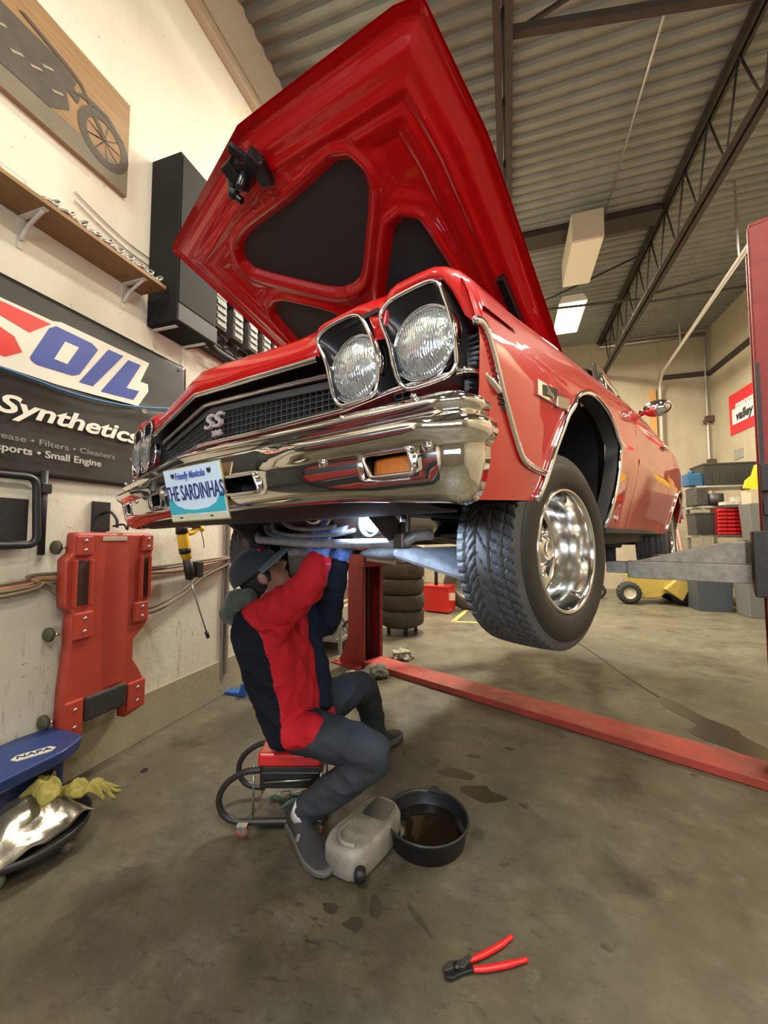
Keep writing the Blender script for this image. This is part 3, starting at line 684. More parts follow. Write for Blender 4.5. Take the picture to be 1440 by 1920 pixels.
# ---------------------------------------------------------------- bumper
BP = [(-.90, .20), (-.90, .14), (-.885, .095), (-.85, .07)]
bpath = [(-.868, .150), (-.868, .115), (-.860, .090), (-.842, .070), (-.815, .0578)]
for i in range(31):
    x = lerp(-.79, .79, i / 30); bpath.append((x, -.04 + .12 * sqrt(x * x + .0012)))
bpath += [(.815, .0578), (.842, .070), (.858, .090), (.864, .115), (.865, .145)]
BPROF = [(.075, .486), (.055, .492), (.030, .490), (.008, .482), (-.004, .470), (-.006, .462), (.006, .456), (.008, .446), (-.010, .440), (-.026, .430), (-.030, .420), (-.024, .408), (-.006, .398), (.002, .390), (.002, .375), (.004, .360), (.008, .345), (.012, .330), (.018, .312), (.030, .296), (.050, .290), (.07, .294)]
SLOTS = {1: [(.185, .325, 'air'), (.655, .755, 'sig')], }
def on_path(xv):
    return -.04 + .12 * abs(xv)
bx = sorted(set([round(p[0], 4) for p in bpath if abs(p[0]) <= .80] + [.185, .325, .648, .752, -.185, -.325, -.648, -.752]))
path = bpath[:5] + [(x, -.04 + .12 * sqrt(x * x + .0012)) for x in bx] + bpath[-5:]
N_ = len(path); mbp = MB(); rows = len(BPROF)
def nrm2(i):
    a = Vector(path[max(0, i - 1)]); b = Vector(path[min(N_ - 1, i + 1)]); d = (b - a).normalized(); return Vector((-d.y, d.x))  # points rearwards (+y)
vs = []
for i, p in enumerate(path):
    n = nrm2(i); f = 1.0 if abs(p[0]) < .8 else .5
    rg = max(0, min(1, (abs(p[0]) - .37) / .10)); rg = rg * rg * (3 - 2 * rg)
    for dy, z in BPROF:
        if .395 < z < .45: dy = lerp(.002, dy, rg)
        d = dy * (f if dy < 0 else 1)
        zz = z + (.0 if z > .34 else .020 * (1 - max(0, min(1, (abs(p[0]) - .55) / .3))) * (.34 - z) / .05)
        vs.append((p[0] + n.x * d, p[1] + n.y * d, zz))
fs = []
def inslot(i, j):
    xa, xb = path[i][0], path[i + 1][0]; xm = abs((xa + xb) / 2); z = (BPROF[j][1] + BPROF[j + 1][1]) / 2
    return .34 < z < .392 and (.185 < xm < .325 or .648 < xm < .752)
for i in range(N_ - 1):
    for j in range(rows - 1):
        if not inslot(i, j): fs.append((i * rows + j, (i + 1) * rows + j, (i + 1) * rows + j + 1, i * rows + j + 1))
mbp.add(vs, fs, True)
M_bump = mat('chrome_bumper', (.80, .79, .78), .045, 1.0)
bumper = mbp.build('front_bumper', M_bump, car, solid=.004)
M_amber = mat('amber_lens', (.75, .22, .04), .12, coat=.5, bump=.4, bscale=90)
for s in (1, -1):
    for (a, b_, kind_) in ((.185, .325, 0), (.648, .752, 1)):
        z0, z1 = .345, .390
        sl = .03 if kind_ == 0 else .012
        ring = roundpoly([(s * a, 0, z1), (s * b_, 0, z1 + .001), (s * (b_ + sl * .3), 0, z0), (s * (a + sl), 0, z0)], .012, 4)
        MB().tube([(p.x, -.041 + .12 * abs(p.x) + (.008 if p.z < .36 else .001), p.z) for p in ring], .0052, 8, closed=True).build('opening_rim', M_chrome, bumper)
        m = MB()
        c = lambda x_, z_, d_: (s * x_, -.035 + .12 * x_ + d_, z_)
        m.add([c(a, z1, 0), c(b_, z1, 0), c(b_, z0, 0), c(a, z0, 0), c(a, z1, .06), c(b_, z1, .06), c(b_, z0, .06), c(a, z0, .06)], [(4, 5, 6, 7), (0, 1, 5, 4), (1, 2, 6, 5), (2, 3, 7, 6), (3, 0, 4, 7)])
        m.build('opening_box', M_black_gloss, bumper)
        if kind_: MB().grid(lambda u, v: c(lerp(a + .004, b_ - .003, u), lerp(z0 + .004, z1 - .004, v), .022 + .006 * v - .006 * sin(pi * u)), 10, 6).build('turn_signal', M_amber, bumper, solid=.004)
    for bx_ in (.79, .545): MB().ell((s * bx_, -.042 + .12 * bx_, .388), (.011, .006, .011), 14, 8).build('bumper_bolt', M_chrome, bumper)
# licence plate
pl = empty('licence_plate'); pl.parent = car
def pp(a, b, off=0):   # a,b in 0..1 across/up
    x = lerp(-.05, .215, a); return Vector((x, lerp(-.022, -.052, b) + .03 * a - off - .012, lerp(.288, .432, b)))
O0, Ux, Uy = pp(0, 0), pp(1, 0) - pp(0, 0), pp(0, 1) - pp(0, 0)
Un = Ux.cross(Uy).normalized()
def pq(a, b, off): return O0 + Ux * a + Uy * b + Un * off
def pbox(a0, a1, b0, b1, o0, o1, name, m, parent=pl):
    v = [pq(a, b, o) for o in (o0, o1) for a, b in ((a0, b0), (a1, b0), (a1, b1), (a0, b1))]
    return MB().add(v, [(0, 1, 2, 3), (4, 7, 6, 5), (0, 4, 5, 1), (1, 5, 6, 2), (2, 6, 7, 3), (3, 7, 4, 0)]).build(name, m, parent)
pbox(-.015, 1.012, -.025, 1.018, -.004, -.001, 'plate_frame', mat('brass_frame', (.55, .42, .18), .35, .7))
pbox(0, 1, 0, 1, -.001, .002, 'plate_sheet', mat('plate_sky', (.62, .78, .98), .35))
def ppoly(pts, off, name, m):
    v = [pq(a, b, off) for a, b in pts]; MB().add(v, [tuple(range(len(v)))]).build(name, m, pl)
ppoly([(0, .13), (1, .13), (1, .50), (.93, .44), (.86, .30), (.72, .22), (.5, .19), (.3, .22), (.16, .30), (.08, .42), (0, .48)], .0024, 'plate_sea', mat('plate_teal', (.03, .42, .55), .35))
ppoly([(0, 0), (1, 0), (1, .10), (.8, .13), (.6, .10), (.35, .14), (.15, .11), (0, .13)], .0026, 'plate_sand', mat('plate_sand', (.6, .60, .45), .4))
def pmat(a, b, off):
    M = Matrix((Ux.normalized(), Uy.normalized(), Un)).transposed().to_4x4(); M.translation = pq(a, b, off); return M
M_navy = mat('plate_navy', (.02, .03, .16), .4)
text_mb('THE SARDINHAS', .060, pmat(.5, .52, .003), .0006, 0, .0006, .62).build('plate_number', M_navy, pl)
text_mb('Friendly Manitoba', .028, pmat(.48, .85, .003), .0004, .3, .0002, .72).build('plate_province', mat('plate_blue', (.06, .1, .45), .4), pl)
for a in (.17, .83): ppoly([(a - .035, .9), (a - .02, .93), (a + .0, .9), (a + .03, .93), (a + .035, .86), (a, .82), (a - .03, .85)], .0032, 'plate_mark', M_black)
for a in (.2, .75): ppoly([(a - .03, .05), (a + .03, .05), (a + .03, .075), (a - .03, .075)], .0034, 'plate_bolt', M_black)
# valance and radiator support under the bumper
MB().grid(lambda u, v: (lerp(-.80, .70, u), lerp(.03, interp([(-.80, .10), (-.3, .16), (0, .26), (.70, .24)], lerp(-.80, .70, u)), v) + .10 * abs(lerp(-.80, .70, u)), lerp(.318, .292, v) - .008 * sin(pi * v)), 24, 6).build('valance', M_dark, car, solid=.006)
# ---------------------------------------------------------------- hood
NFc, FFc, NHc, FHc = Vector((.69, .185, 1.50)), Vector((-.70, .19, 1.58)), Vector((.70, 1.55, .83)), Vector((-.70, 1.55, .96))
HC = (NHc + FHc) / 2; HU = (NHc - FHc).normalized(); HV = ((NFc + FFc) / 2 - HC).normalized(); HN = HU.cross(HV).normalized(); HV = HN.cross(HU)
def hp(s, t, h=0): return HC + HU * s + HV * t + HN * h
PADS = [[(-.385, 1.335), (-.28, 1.365), (0, 1.362), (.25, 1.372), (.29, 1.355), (.308, 1.305), (.285, 1.25), (.195, 1.155), (.08, 1.04), (.01, 1.01), (-.07, 1.02), (-.16, 1.07), (-.405, 1.25), (-.412, 1.30)],
        [(.11, .90), (.29, 1.10), (.325, 1.126), (.378, 1.126), (.402, 1.10), (.408, 1.05), (.425, .89), (.44, .55), (.42, .42), (.36, .40), (.10, .62), (.08, .75)],
        [(-.52, 1.035), (-.475, 1.072), (-.42, 1.074), (-.355, 1.040), (-.17, .90), (-.15, .75), (-.2, .6), (-.42, .40), (-.50, .42), (-.53, .6), (-.53, .88)]]
def seg_d(p, a, b):
    ab = b - a; t = max(0, min(1, (p - a).dot(ab) / ab.length_squared)); return (p - a - ab * t).length
def sd(p, poly):
    d = min(seg_d(p, poly[i - 1], poly[i]) for i in range(len(poly))); ins = False
    for i in range(len(poly)):
        a, b = poly[i - 1], poly[i]
        if (a.y > p.y) != (b.y > p.y) and p.x < (b.x - a.x) * (p.y - a.y) / (b.y - a.y) + a.x: ins = not ins
    return -d if ins else d
PADV = []
for P in PADS:
    q_ = smoothpath([Vector((a, b, 0)) for a, b in P], 4, True); PADV.append([Vector((q.x, q.y)) for q in resample(q_ + [q_[0]], 37)[:-1]])
def t_front(s): return interp([(-.78, 1.487), (-.74, 1.505), (-.035, 1.604), (.60, 1.535), (.66, 1.515)], s)
def s_lim(t, sgn):   # side outline
    return interp([(0, .70), (.8, .70), (1.2, .70), (1.52, .66)], t) if sgn > 0 else interp([(0, .70), (.8, .715), (1.2, .75), (1.52, .775)], t)
def hood_h(s, t, ed):
    p = Vector((s, t)); d = min(sd(p, P) for P in PADV)
    g = lambda x, c, w_: math.exp(-((x - c) / w_) ** 2)
    h = .004 + .020 * (1 / (1 + math.exp(-(ed - .055) / .006))) - .006 * g(ed, .026, .007) + .008 * g(ed, .003, .004)
    h += .010 * g(ed, .12, .014) * (1 if d > .06 else 0) + .006 * g(ed, .165, .012) * (1 if d > .06 else 0)
    h += .013 * g(d, .034, .013)
    h -= .026 / (1 + math.exp((d - .006) / .004))
    # shallow bays between the ribs
    if d > .07 and ed > .20: h -= .008 * min(1, (d - .07) / .03)
    return h
NU, NV = 190, 170
hv = []
for i in range(NU):
    for j in range(NV):
        v = j / (NV - 1); u = i / (NU - 1)
        t0 = v * 1.5; a, b = -s_lim(min(1.5, t0), -1), s_lim(min(1.5, t0), 1)
        s = lerp(a, b, u); t = v * t_front(s)
        ed = min(s - a, b - s, (t_front(s) - t) * .95)
        hv.append(hp(s, t, hood_h(s, t, max(0, ed))))
m = MB(); m.add(hv, [(i * NV + j, (i + 1) * NV + j, (i + 1) * NV + j + 1, i * NV + j + 1) for i in range(NU - 1) for j in range(NV - 1)], True)
def skin(u, v):
    t0 = v * 1.5; a, b = -s_lim(t0, -1) - .004, s_lim(t0, 1) + .004; s = lerp(a, b, u); t = v * (t_front(s) + .004)
    ed = min(1, min(u, 1 - u) / .04) * min(1, (1 - v) / .03 + .0)
    return hp(s, t, .004 - .022 * ed - .03 * sin(pi * u) * (.3 + .7 * v))
m.grid(skin, 40, 40)
hood = m.build('hood', M_red, car)
for P in PADV:
    pm = MB(); q = [hp(a.x, a.y, .0045) for a in P]; q2 = [hp(a.x, a.y, -.003) for a in P]; n = len(q)
    pm.add(q + q2, [tuple(range(n)), tuple(range(n, 2 * n))[::-1]] + [(i, (i + 1) % n, n + (i + 1) % n, n + i) for i in range(n)]); pm.build('insulation_pad', M_pad, hood)
lt = MB()
def hb(mb, s, t, h, ds, dt, dh, rz=0):
    R = Matrix((HU, HV, HN)).transposed() @ Matrix.Rotation(rz, 3, 'Z'); mb.box(hp(s, t, h), (ds, dt, dh), M=R)
hb(lt, -.045, 1.51, .045, .13, .045, .045, .3); hb(lt, -.09, 1.54, .06, .05, .06, .05); hb(lt, .0, 1.48, .05, .05, .07, .03, -.3); hb(lt, -.03, 1.55, .05, .03, .09, .02, .5)
lt.tube([hp(-.12, 1.55, .05), hp(-.12, 1.50, .10), hp(-.10, 1.47, .11)], .014, 8); lt.cyl(hp(-.06, 1.52, .03), hp(-.06, 1.50, .12), .017, 12); lt.ell(hp(-.12, 1.50, .10), (.022, .022, .022), 10, 8)
lt.build('hood_latch', M_black_gloss, hood, bevel=.003)
for s in (1, -1):
    hg = MB(); hb(hg, s * .60, .55, .035, .03, .55, .03); hg.bar(hp(s * .60, .30, .03), (s * .60, 1.45, .70), .03, .05); hg.build('hood_hinge', M_black_gloss, car, bevel=.004)
# ---------------------------------------------------------------- engine bay / underside pieces in view
MB().box2((-.62, .33, .36), (.62, .37, .655)).box2((-.34, .30, .40), (-.30, .38, .66)).build('radiator', M_dark, car, bevel=.005)
MB().box2((-.66, .075, .695), (.66, .30, .705)).build('core_support', M_dark, car)
MB().box2((-.26, .60, .36), (.26, 1.35, .74)).ell((0, .95, .80), (.20, .20, .05), 24, 8).build('engine_block', mat('engine_paint', (.10, .10, .10), .45, .4, noise=.4), car, bevel=.02)
for y_ in (.66, .82, .98, 1.14):
    MB().tube([(.26, y_, .55), (.33, y_, .52), (.34, y_ + .02, .40)], .024, 8).build('exhaust_manifold', M_gunmetal, car)
MB().grid(lambda u, v: (lerp(-.15, .15, u) * (.7 + .3 * sin(pi * v)), lerp(.55, 1.3, v), .36 - .13 * sin(pi * u) ** .6 * min(1, sin(pi * v) * 2.2 + .05)), 16, 16).build('oil_pan', mat('pan_metal', (.55, .55, .56), .2, .9), car)
MB().lathe([(0, .0), (.035, .0), (.045, -.01), (.075, -.01), (.08, .0), (.08, .03), (.07, .04), (0, .045)], 28, (-.05, .50, .355), 'Y').build('crank_pulley', mat('pulley_steel', (.7, .7, .72), .2, .95), car)
MB().lathe([(.052, .012), (.052, -.012), (.047, -.016), (.042, -.012), (.042, .004)], 28, (.262, .49, .285), 'Y').lathe([(0, -.008), (.032, -.006), (.036, .01)], 28, (.262, .49, .285), 'Y').build('hose_clamp_ring', mat('ring_steel', (.55, .6, .68), .3, .9), car)
MB().tube([(-.40, .46, .262), (-.37, .45, .232), (.0, .44, .214), (.44, .44, .214), (.47, .45, .235), (.50, .50, .24)], .0165, 12).build('sway_bar', M_under_blue, car)
for s in (-1, 1): MB().box((s * .43, .445, .222), (.04, .05, .05)).box((s * .43, .46, .27), (.03, .02, .08)).build('sway_bar_bushing', M_gunmetal, car, bevel=.006)
MB().tube(smoothpath([(-.40, .52, .34), (-.36, .50, .27), (-.22, .50, .245), (-.05, .52, .25), (.08, .55, .27)], 5), .022, 10, flat=(.5, 1)).build('lower_support', M_under_blue, car)
MB().tube(smoothpath([(-.34, .50, .33), (-.28, .47, .27), (-.1, .46, .245), (.1, .46, .245), (.2, .47, .26)], 5), .008, 8).tube(smoothpath([(-.30, .50, .35), (-.2, .48, .29), (-.05, .47, .27), (.1, .47, .275)], 5), .010, 8).build('coolant_line', M_under_blue, car)
MB().ell((-.12, .52, .38), (.13, .05, .05), 18, 10).build('red_accessory', M_red, car)
for s in (1, -1):
    MB().add([(s * .30, .55, .20), (s * .34, 1.05, .20), (s * .62, .90, .06), (s * .60, .78, .06), (s * .30, .55, .16), (s * .34, 1.05, .16), (s * .62, .90, .03), (s * .60, .78, .03)], [(0, 1, 2, 3), (4, 7, 6, 5), (0, 4, 5, 1), (1, 5, 6, 2), (2, 6, 7, 3), (3, 7, 4, 0)]).build('lower_control_arm', M_under_blue, car, bevel=.015)
    MB().bar((s * .33, .95, .36), (s * .60, .87, .30), .10, .03).build('upper_control_arm', M_gunmetal, car, bevel=.006)
    MB().box2((s * .59 - .03, .84, .02), (s * .59 + .03, .91, .34)).lathe([(0, 0), (.14, 0), (.14, .02), (0, .02)], 24, (s * .63, .875, .186), 'X').build('steering_knuckle', M_gunmetal, car, bevel=.005)
    MB().cyl((s * .50, .86, .10), (s * .44, .86, .45), .035, 12).build('shock_absorber', M_gunmetal, car)
    MB().bar((s * .40, .30, .36), (s * .40, .48, .22), .03, .06).build('sway_bar_bracket', M_dark, car)
MB().ell((.12, .80, .165), (.20, .09, .03), 20, 8).build('crossmember', M_under_blue, car)
MB().cyl((-.45, 1.02, .16), (.45, 1.02, .16), .012, 8).build('tie_rod', M_gunmetal, car)
MB().tube([(.15, 1.3, .26), (.2, 2.0, .20), (.22, 3.2, .22), (.3, 4.7, .3)], .03, 10).tube([(-.15, 1.3, .26), (-.2, 2.0, .20), (-.22, 3.2, .22), (-.3, 4.7, .3)], .03, 10).build('exhaust_pipe', M_gunmetal, car)
MB().cyl((-.74, 3.76, .19), (.74, 3.76, .19), .045, 12).ell((0, 3.76, .19), (.12, .11, .11), 14, 10).build('rear_axle', M_dark, car)
# ---------------------------------------------------------------- wheels
def tread(r0=.332, wd=.225, fine=True):
    NT, NX = (420, 64) if fine else (120, 24)
    P = 60
    def fn(u, v):
        th = 2 * pi * u; x = (v - .5) * wd; ax = abs(x) / (wd / 2)
        r = r0 - .006 * ax ** 2 - .035 * max(0, (ax - .86) / .14) ** 2
        dep = 0
        if ax < .90:
            for c in (-.075, -.026, .026, .075):
                if abs(x - c * wd / .225 * .92) < .0042: dep = .010
            rib = int((x / wd + .5) * 5)
            ph = (u * P * (.5 if rib == 2 else 1) + (x / wd * {0: -2.2, 1: -7.0, 2: 2.5, 3: 7.0, 4: 2.2}[rib] + .25 * sin(x * 60)) + .5 * rib)
            fr = ph % 1
            if fr < (.12 if rib == 2 else .22): dep = max(dep, .009)
            if rib in (1, 3) and .55 < fr < .62: dep = max(dep, .003)
        r -= dep
        return (x, r * sin(th), r * cos(th))
    return MB().grid(fn, NT, NX, closeu=True)
M_tire = mat('lit_tread_rubber', (.075, .075, .075), .6, noise=.2, nscale=30)  # paler than the sidewall: work light on the tread painted into the rubber
M_side = mat('tire_sidewall', (.018, .0165, .015), .5, bump=.12, bscale=120)
M_rim = mat('rim_chrome', (.74, .73, .71), .13, 1.0)
def make_wheel(fine=True):
    r = empty('wheel')
    tread(fine=fine).build('tire', M_tire, r)
    for sgn in (1, -1):
        MB().lathe([(.298, sgn * .1125), (.288, sgn * .121), (.27, sgn * .126), (.245, sgn * .127), (.225, sgn * .122), (.213, sgn * .115), (.205, sgn * .105), (.198, sgn * .095)], 64, axis='X').build('sidewall', M_side, r)
    MB().lathe([(.212, .108), (.210, .116), (.204, .119), (.198, .114), (.195, .100), (.191, .07), (.188, .03), (.183, -.015), (.174, -.026), (.165, -.028)], 72, axis='X').build('rim', M_rim, r)
    MB().lathe([(.195, .06), (.190, -.05), (.20, -.11), (.21, -.113)], 48, axis='X').build('rim_barrel', M_gunmetal, r)
    # centre: bowl, five openings, hub cone and cap
    c = MB()
    def ctr(u, v):
        th = 2 * pi * u; rr = lerp(.168, .055, v); ring = .022 * math.exp(-((rr - .105) / .022) ** 2)
        x = -.026 + ring * .8 + .030 * max(0, (.09 - rr) / .04) * .8
        x += .0 * cos(5 * th) * math.exp(-((rr - .13) / .025) ** 2)
        return (x, rr * sin(th), rr * cos(th))
    vs = []; fs = []; NTh, NR = 100, 22
    for i in range(NTh):
        for j in range(NR): vs.append(ctr(i / NTh, j / (NR - 1)))
    for i in range(NTh):
        for j in range(NR - 1):
            rr = lerp(.168, .055, (j + .5) / (NR - 1)); ph = ((i + .5) / NTh * 5) % 1
            if .137 < rr < .160 and .22 < ph < .78: continue
            a = i * NR + j; b = ((i + 1) % NTh) * NR + j; fs.append((a, b, b + 1, a + 1))
    c.add(vs, fs, True); c.build('wheel_centre', M_rim, r)
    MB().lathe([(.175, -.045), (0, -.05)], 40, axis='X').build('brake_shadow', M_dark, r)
    cap = MB().lathe([(.056, .0), (.056, .022), (.050, .034), (.036, .042), (.030, .044), (.028, .038), (0, .038)], 40, axis='X').build('centre_cap', M_rim, r)
    for k in range(5):
        a = 2 * pi * (k + .5) / 5; MB().cyl((-.005, .078 * sin(a), .078 * cos(a)), (.022, .078 * sin(a), .078 * cos(a)), .010, 6).build('lug_nut', M_chrome, r)
    MB().cyl((.06, .186 * sin(2.5), .186 * cos(2.5)), (.10, .180 * sin(2.5), .180 * cos(2.5)), .004, 8).build('valve_stem', M_chrome, r)
    for a in (.35, 1.75): MB().lathe([(.012, 0), (.010, .004), (0, .005)], 16, (.078, .1885 * sin(a), .1885 * cos(a)), 'X').build('rim_rivet', M_gunmetal, r)
    return r
w1 = make_wheel(); w1.parent = car; w1.location = (.672, .915, .18); w1.rotation_euler = (0, 0, -radians(9)); tag(w1, 'steered front wheel nearest the camera with deep chrome rim')
w2 = copy_tree(w1, car); w2.location = (-.70, .88, .18); w2.rotation_euler = (0, 0, pi - radians(6))
w3 = make_wheel(False); w3.parent = car; w3.location = (.74, 3.76, .17); w3.rotation_euler = (0, 0, 0)
w4 = copy_tree(w3, car); w4.location = (-.77, 3.76, .17); w4.rotation_euler = (0, 0, pi)
w2['label'] = 'far front wheel, behind the mechanic'; w3['label'] = 'near rear wheel'; w4['label'] = 'far rear wheel'
# ================================================================ two-post lift (its own frame: x across the bay, y along the car)
LA = radians(23.8)
lift = empty('vehicle_lift', (-1.4, 3.7, 0), -LA, 'red two-post vehicle lift with a floor crossbeam, holding up the car', 'vehicle lift')
D_ = 2.90
def column(x0, sx, h):
    c = empty('column'); c.parent = lift
    w_, dp = .20, .30
    a, b = (x0, x0 - sx * w_)
    m = MB().box2((min(a, b), 0, .012), (max(a, b), .012, h)).box2((min(a, b), dp - .012, .012), (max(a, b), dp, h)).box2((b - .006, 0, .012), (b + .006, dp, h))
    m.box2((a - .006, .0, .012), (a + .006, .045, h)).box2((a - .006, dp - .045, .012), (a + .006, dp, h)); m.box2((min(a, b), 0, h), (max(a, b), dp, h + .02))
    m.build('channel', M_red_steel, c, bevel=.003)
    MB().cyl((a - sx * .07, dp / 2, .05), (a - sx * .07, dp / 2, h - .1), .022, 14).box2((a - sx * .10 - .01, .03, .05), (a - sx * .10 + .01, .10, h - .2)).build('lift_screw', M_dark_steel, c)
    MB().box2((b - sx * .15 if sx > 0 else b + .15, -.10, .0), (a + sx * .02, dp + .08, .014)).build('base_plate', M_red_steel, c, bevel=.003)
    for yy in (.0, dp - .012):
        MB().prism([(0, 0), (-.13, 0), (0, .24)], lambda p, q: (b + sx * p, yy, .014 + q), lambda p, q: (b + sx * p, yy + .012, .014 + q)).build('gusset', M_red_steel, c)
    for yy in (-.06, .14, .34): MB().cyl((b - sx * .11, yy, .014), (b - sx * .11, yy, .035), .014, 6).build('anchor_bolt', M_bolt, c)
    return c
cl = column(0, 1, 2.95); cl['label'] = 'left red column beyond the mechanic'
cr_ = column(D_, -1, 2.95); cr_['label'] = 'right red column at the frame edge'
MB().box2((.0, .02, .002), (D_, .27, .055)).build('floor_crossbeam', mat('worn_red_steel', (.40, .055, .04), .5, noise=.45, nscale=7, color2=(.26, .05, .035), rnoise=.12), lift, bevel=.006)
def carriage(x0, sx, tips):
    m = MB().box2((min(x0 - sx * .05, x0 + sx * .05), -.03, .98), (max(x0 - sx * .05, x0 + sx * .05), .33, 1.32)); cg = m.build('carriage', M_dark_steel if sx < 0 else M_red_steel, lift, bevel=.006)
    for (tx, ty, px_, py_) in tips:
        arm = MB().bar((px_, py_, 1.09), (tx, ty, 1.09), .10, .10)
        mx, my_ = lerp(px_, tx, .42), lerp(py_, ty, .42)
        d = Vector((tx - px_, ty - py_, 0)).normalized(); n = Vector((-d.y, d.x, 0)) * .008
        p0 = Vector((px_, py_, 1.14)); A = [p0 + d * .02, p0 + d * .02 + Vector((0, 0, .12)), p0 + d * .10 + Vector((0, 0, .12)), p0 + d * .52]
        arm.add([q + n * 5 for q in A] + [q - n * 5 for q in A], [(0, 1, 2, 3), (4, 7, 6, 5), (0, 4, 5, 1), (1, 5, 6, 2), (2, 6, 7, 3), (3, 7, 4, 0)])
        ar = arm.build('swing_arm', M_grey_steel, lift, bevel=.005)
        MB().bar((lerp(px_, tx, .9), lerp(py_, ty, .9), 1.10), (lerp(px_, tx, 1.2), lerp(py_, ty, 1.2), 1.10), .075, .07).build('arm_extension', M_grey_steel, ar, bevel=.004)
        tp = Vector((lerp(px_, tx, 1.16), lerp(py_, ty, 1.16), 0))
        MB().cyl((tp.x, tp.y, 1.12), (tp.x, tp.y, 1.22), .03, 14).lathe([(0, 1.22), (.06, 1.22), (.065, 1.235), (.065, 1.25), (0, 1.25)], 20, (tp.x, tp.y, 0)).build('lift_pad', M_rubber, ar)
    MB().box2((min(x0, x0 - sx * .05), -.06, 1.40), (max(x0, x0 - sx * .05), -.0, 1.48)).build('safety_latch', M_black, cg)
carriage(D_ + .0, -1, [(D_ - .62, .02, D_ - .06, .08), (D_ - .60, 1.15, D_ - .06, .26)])
carriage(0, 1, [(.62, -.15, .06, .05), (.60, 1.15, .06, .26)])
MB().box2((D_ - .01, -.07, 1.52), (D_ + .06, -.0, 1.66)).build('lock_box', M_black, lift, bevel=.004)
MB().box2((D_ - .005, -.02, 1.3), (D_ + .012, -.004, 2.2)).build('cable_guard', M_black, lift)
# ================================================================ left wall
WX = -2.25
def W(y, z, off=0): return Vector((WX + off, y, z))
def wpoly(pts, off, name, m, parent, th=.002):
    v = [W(a, b, off) for a, b in pts] + [W(a, b, off + th) for a, b in pts]; n = len(pts)
    o = Vector(parent.location) if parent else Vector()
    v = [q - o for q in v]
    return MB().add(v, [tuple(range(n))[::-1], tuple(range(n, 2 * n))] + [(i, (i + 1) % n, n + (i + 1) % n, n + i) for i in range(n)]).build(name, m, parent)
def ellp(cy, cz, a, b, n=40, a0=0, a1=2 * pi): return [(cy + a * cos(lerp(a0, a1, i / n)), cz + b * sin(lerp(a0, a1, i / n))) for i in range(n)]
# picture of a motorcycle
pic = empty('motorcycle_picture', (WX, 1.1, 3.7), 0, 'wide wall picture of an old motorcycle in faded brown tones', 'picture')
m_bg = mat('print_tan', (.36, .23, .11), .5, color2=(.27, .165, .075), nscale=3, stretch=(1, 1, 14))
wpoly([(.10, 3.385), (1.735, 3.385), (1.735, 3.985), (.10, 3.985)], .002, 'canvas', m_bg, pic, .028)
wpoly([(.10, 3.386), (1.734, 3.386), (1.734, 3.56), (1.6, 3.52), (1.45, 3.51), (1.2, 3.50), (.10, 3.50)], .0305, 'printed_road', mat('print_grey', (.21, .18, .13), .5, noise=.2, nscale=6), pic, .001)
m_moto = mat('print_sepia', (.10, .085, .068), .5, noise=.3, nscale=12)
def ringpoly(cy, cz, r0, r1, name):
    n = 40; v = []; o = Vector(pic.location)
    for i in range(n):
        a = 2 * pi * i / n; v += [W(cy + r0 * cos(a), cz + r0 * sin(a), .033) - o, W(cy + r1 * cos(a), cz + r1 * sin(a), .033) - o]
    MB().add(v, [(2 * i, 2 * i + 1, (2 * i + 3) % (2 * n), (2 * i + 2) % (2 * n)) for i in range(n)]).build(name, m_moto, pic, solid=.001)
for cy in (1.585, .62):
    ringpoly(cy, 3.60, .105, .150, 'printed_wheel')
    for k in range(9):
        a = 2 * pi * k / 9; wpoly([(cy + .1 * cos(a + .03), 3.6 + .1 * sin(a + .03)), (cy + .1 * cos(a - .03), 3.6 + .1 * sin(a - .03)), (cy, 3.597), (cy, 3.603)], .0325, 'printed_spoke', m_moto, pic, .0006)
wpoly([(.75, 3.62), (.95, 3.78), (1.15, 3.79), (1.25, 3.79), (1.37, 3.76), (1.44, 3.70), (1.43, 3.66), (1.37, 3.68), (1.39, 3.58), (1.30, 3.50), (1.05, 3.49), (.8, 3.52)], .032, 'printed_engine', m_moto, pic)
wpoly([(1.44, 3.78), (1.465, 3.78), (1.60, 3.61), (1.575, 3.60)], .032, 'printed_fork', m_moto, pic)
wpoly([(1.15, 3.835), (1.17, 3.85), (1.36, 3.825), (1.45, 3.80), (1.46, 3.78), (1.43, 3.78), (1.35, 3.80)], .0322, 'printed_handlebar', m_moto, pic)
wpoly([(.35, 3.70), (.6, 3.80), (.95, 3.82), (1.05, 3.78), (1.3, 3.80), (1.42, 3.77), (1.40, 3.70), (.9, 3.66), (.5, 3.62)], .0315, 'printed_tank', m_moto, pic)
wpoly([(1.40, 3.70), (1.47, 3.76), (1.60, 3.765), (1.70, 3.70), (1.66, 3.70), (1.58, 3.745), (1.48, 3.73)], .0328, 'printed_mudguard', m_moto, pic)
for a_, b_ in ((1.12, 3.60), (1.20, 3.62), (1.30, 3.60), (1.25, 3.68), (1.05, 3.66)): wpoly([(a_, b_), (a_ + .05, b_ + .03), (a_ + .06, b_ + .024), (a_ + .012, b_ - .006)], .0345, 'printed_highlight', mat('print_light', (.34, .29, .21), .5), pic)
# shelf with brackets
sh = empty('wall_shelf', (WX, 1.0, 2.86), 0, 'wooden wall shelf on white brackets under the motorcycle picture', 'shelf')
MB().box2((0, -.75, -.011), (.205, .885, .011)).build('board', M_wood, sh, bevel=.002)
for yy in (.22, .76):
    b = MB().box2((0, yy - .012, -.17), (.006, yy + .012, -.012)).box2((0, yy - .012, -.018), (.18, yy + .012, -.0115))
    b.tube(smoothpath([(.006, yy, -.13), (.05, yy, -.075), (.16, yy, -.018)], 4), .009, 6)
    b.build('bracket', M_white_metal, sh)
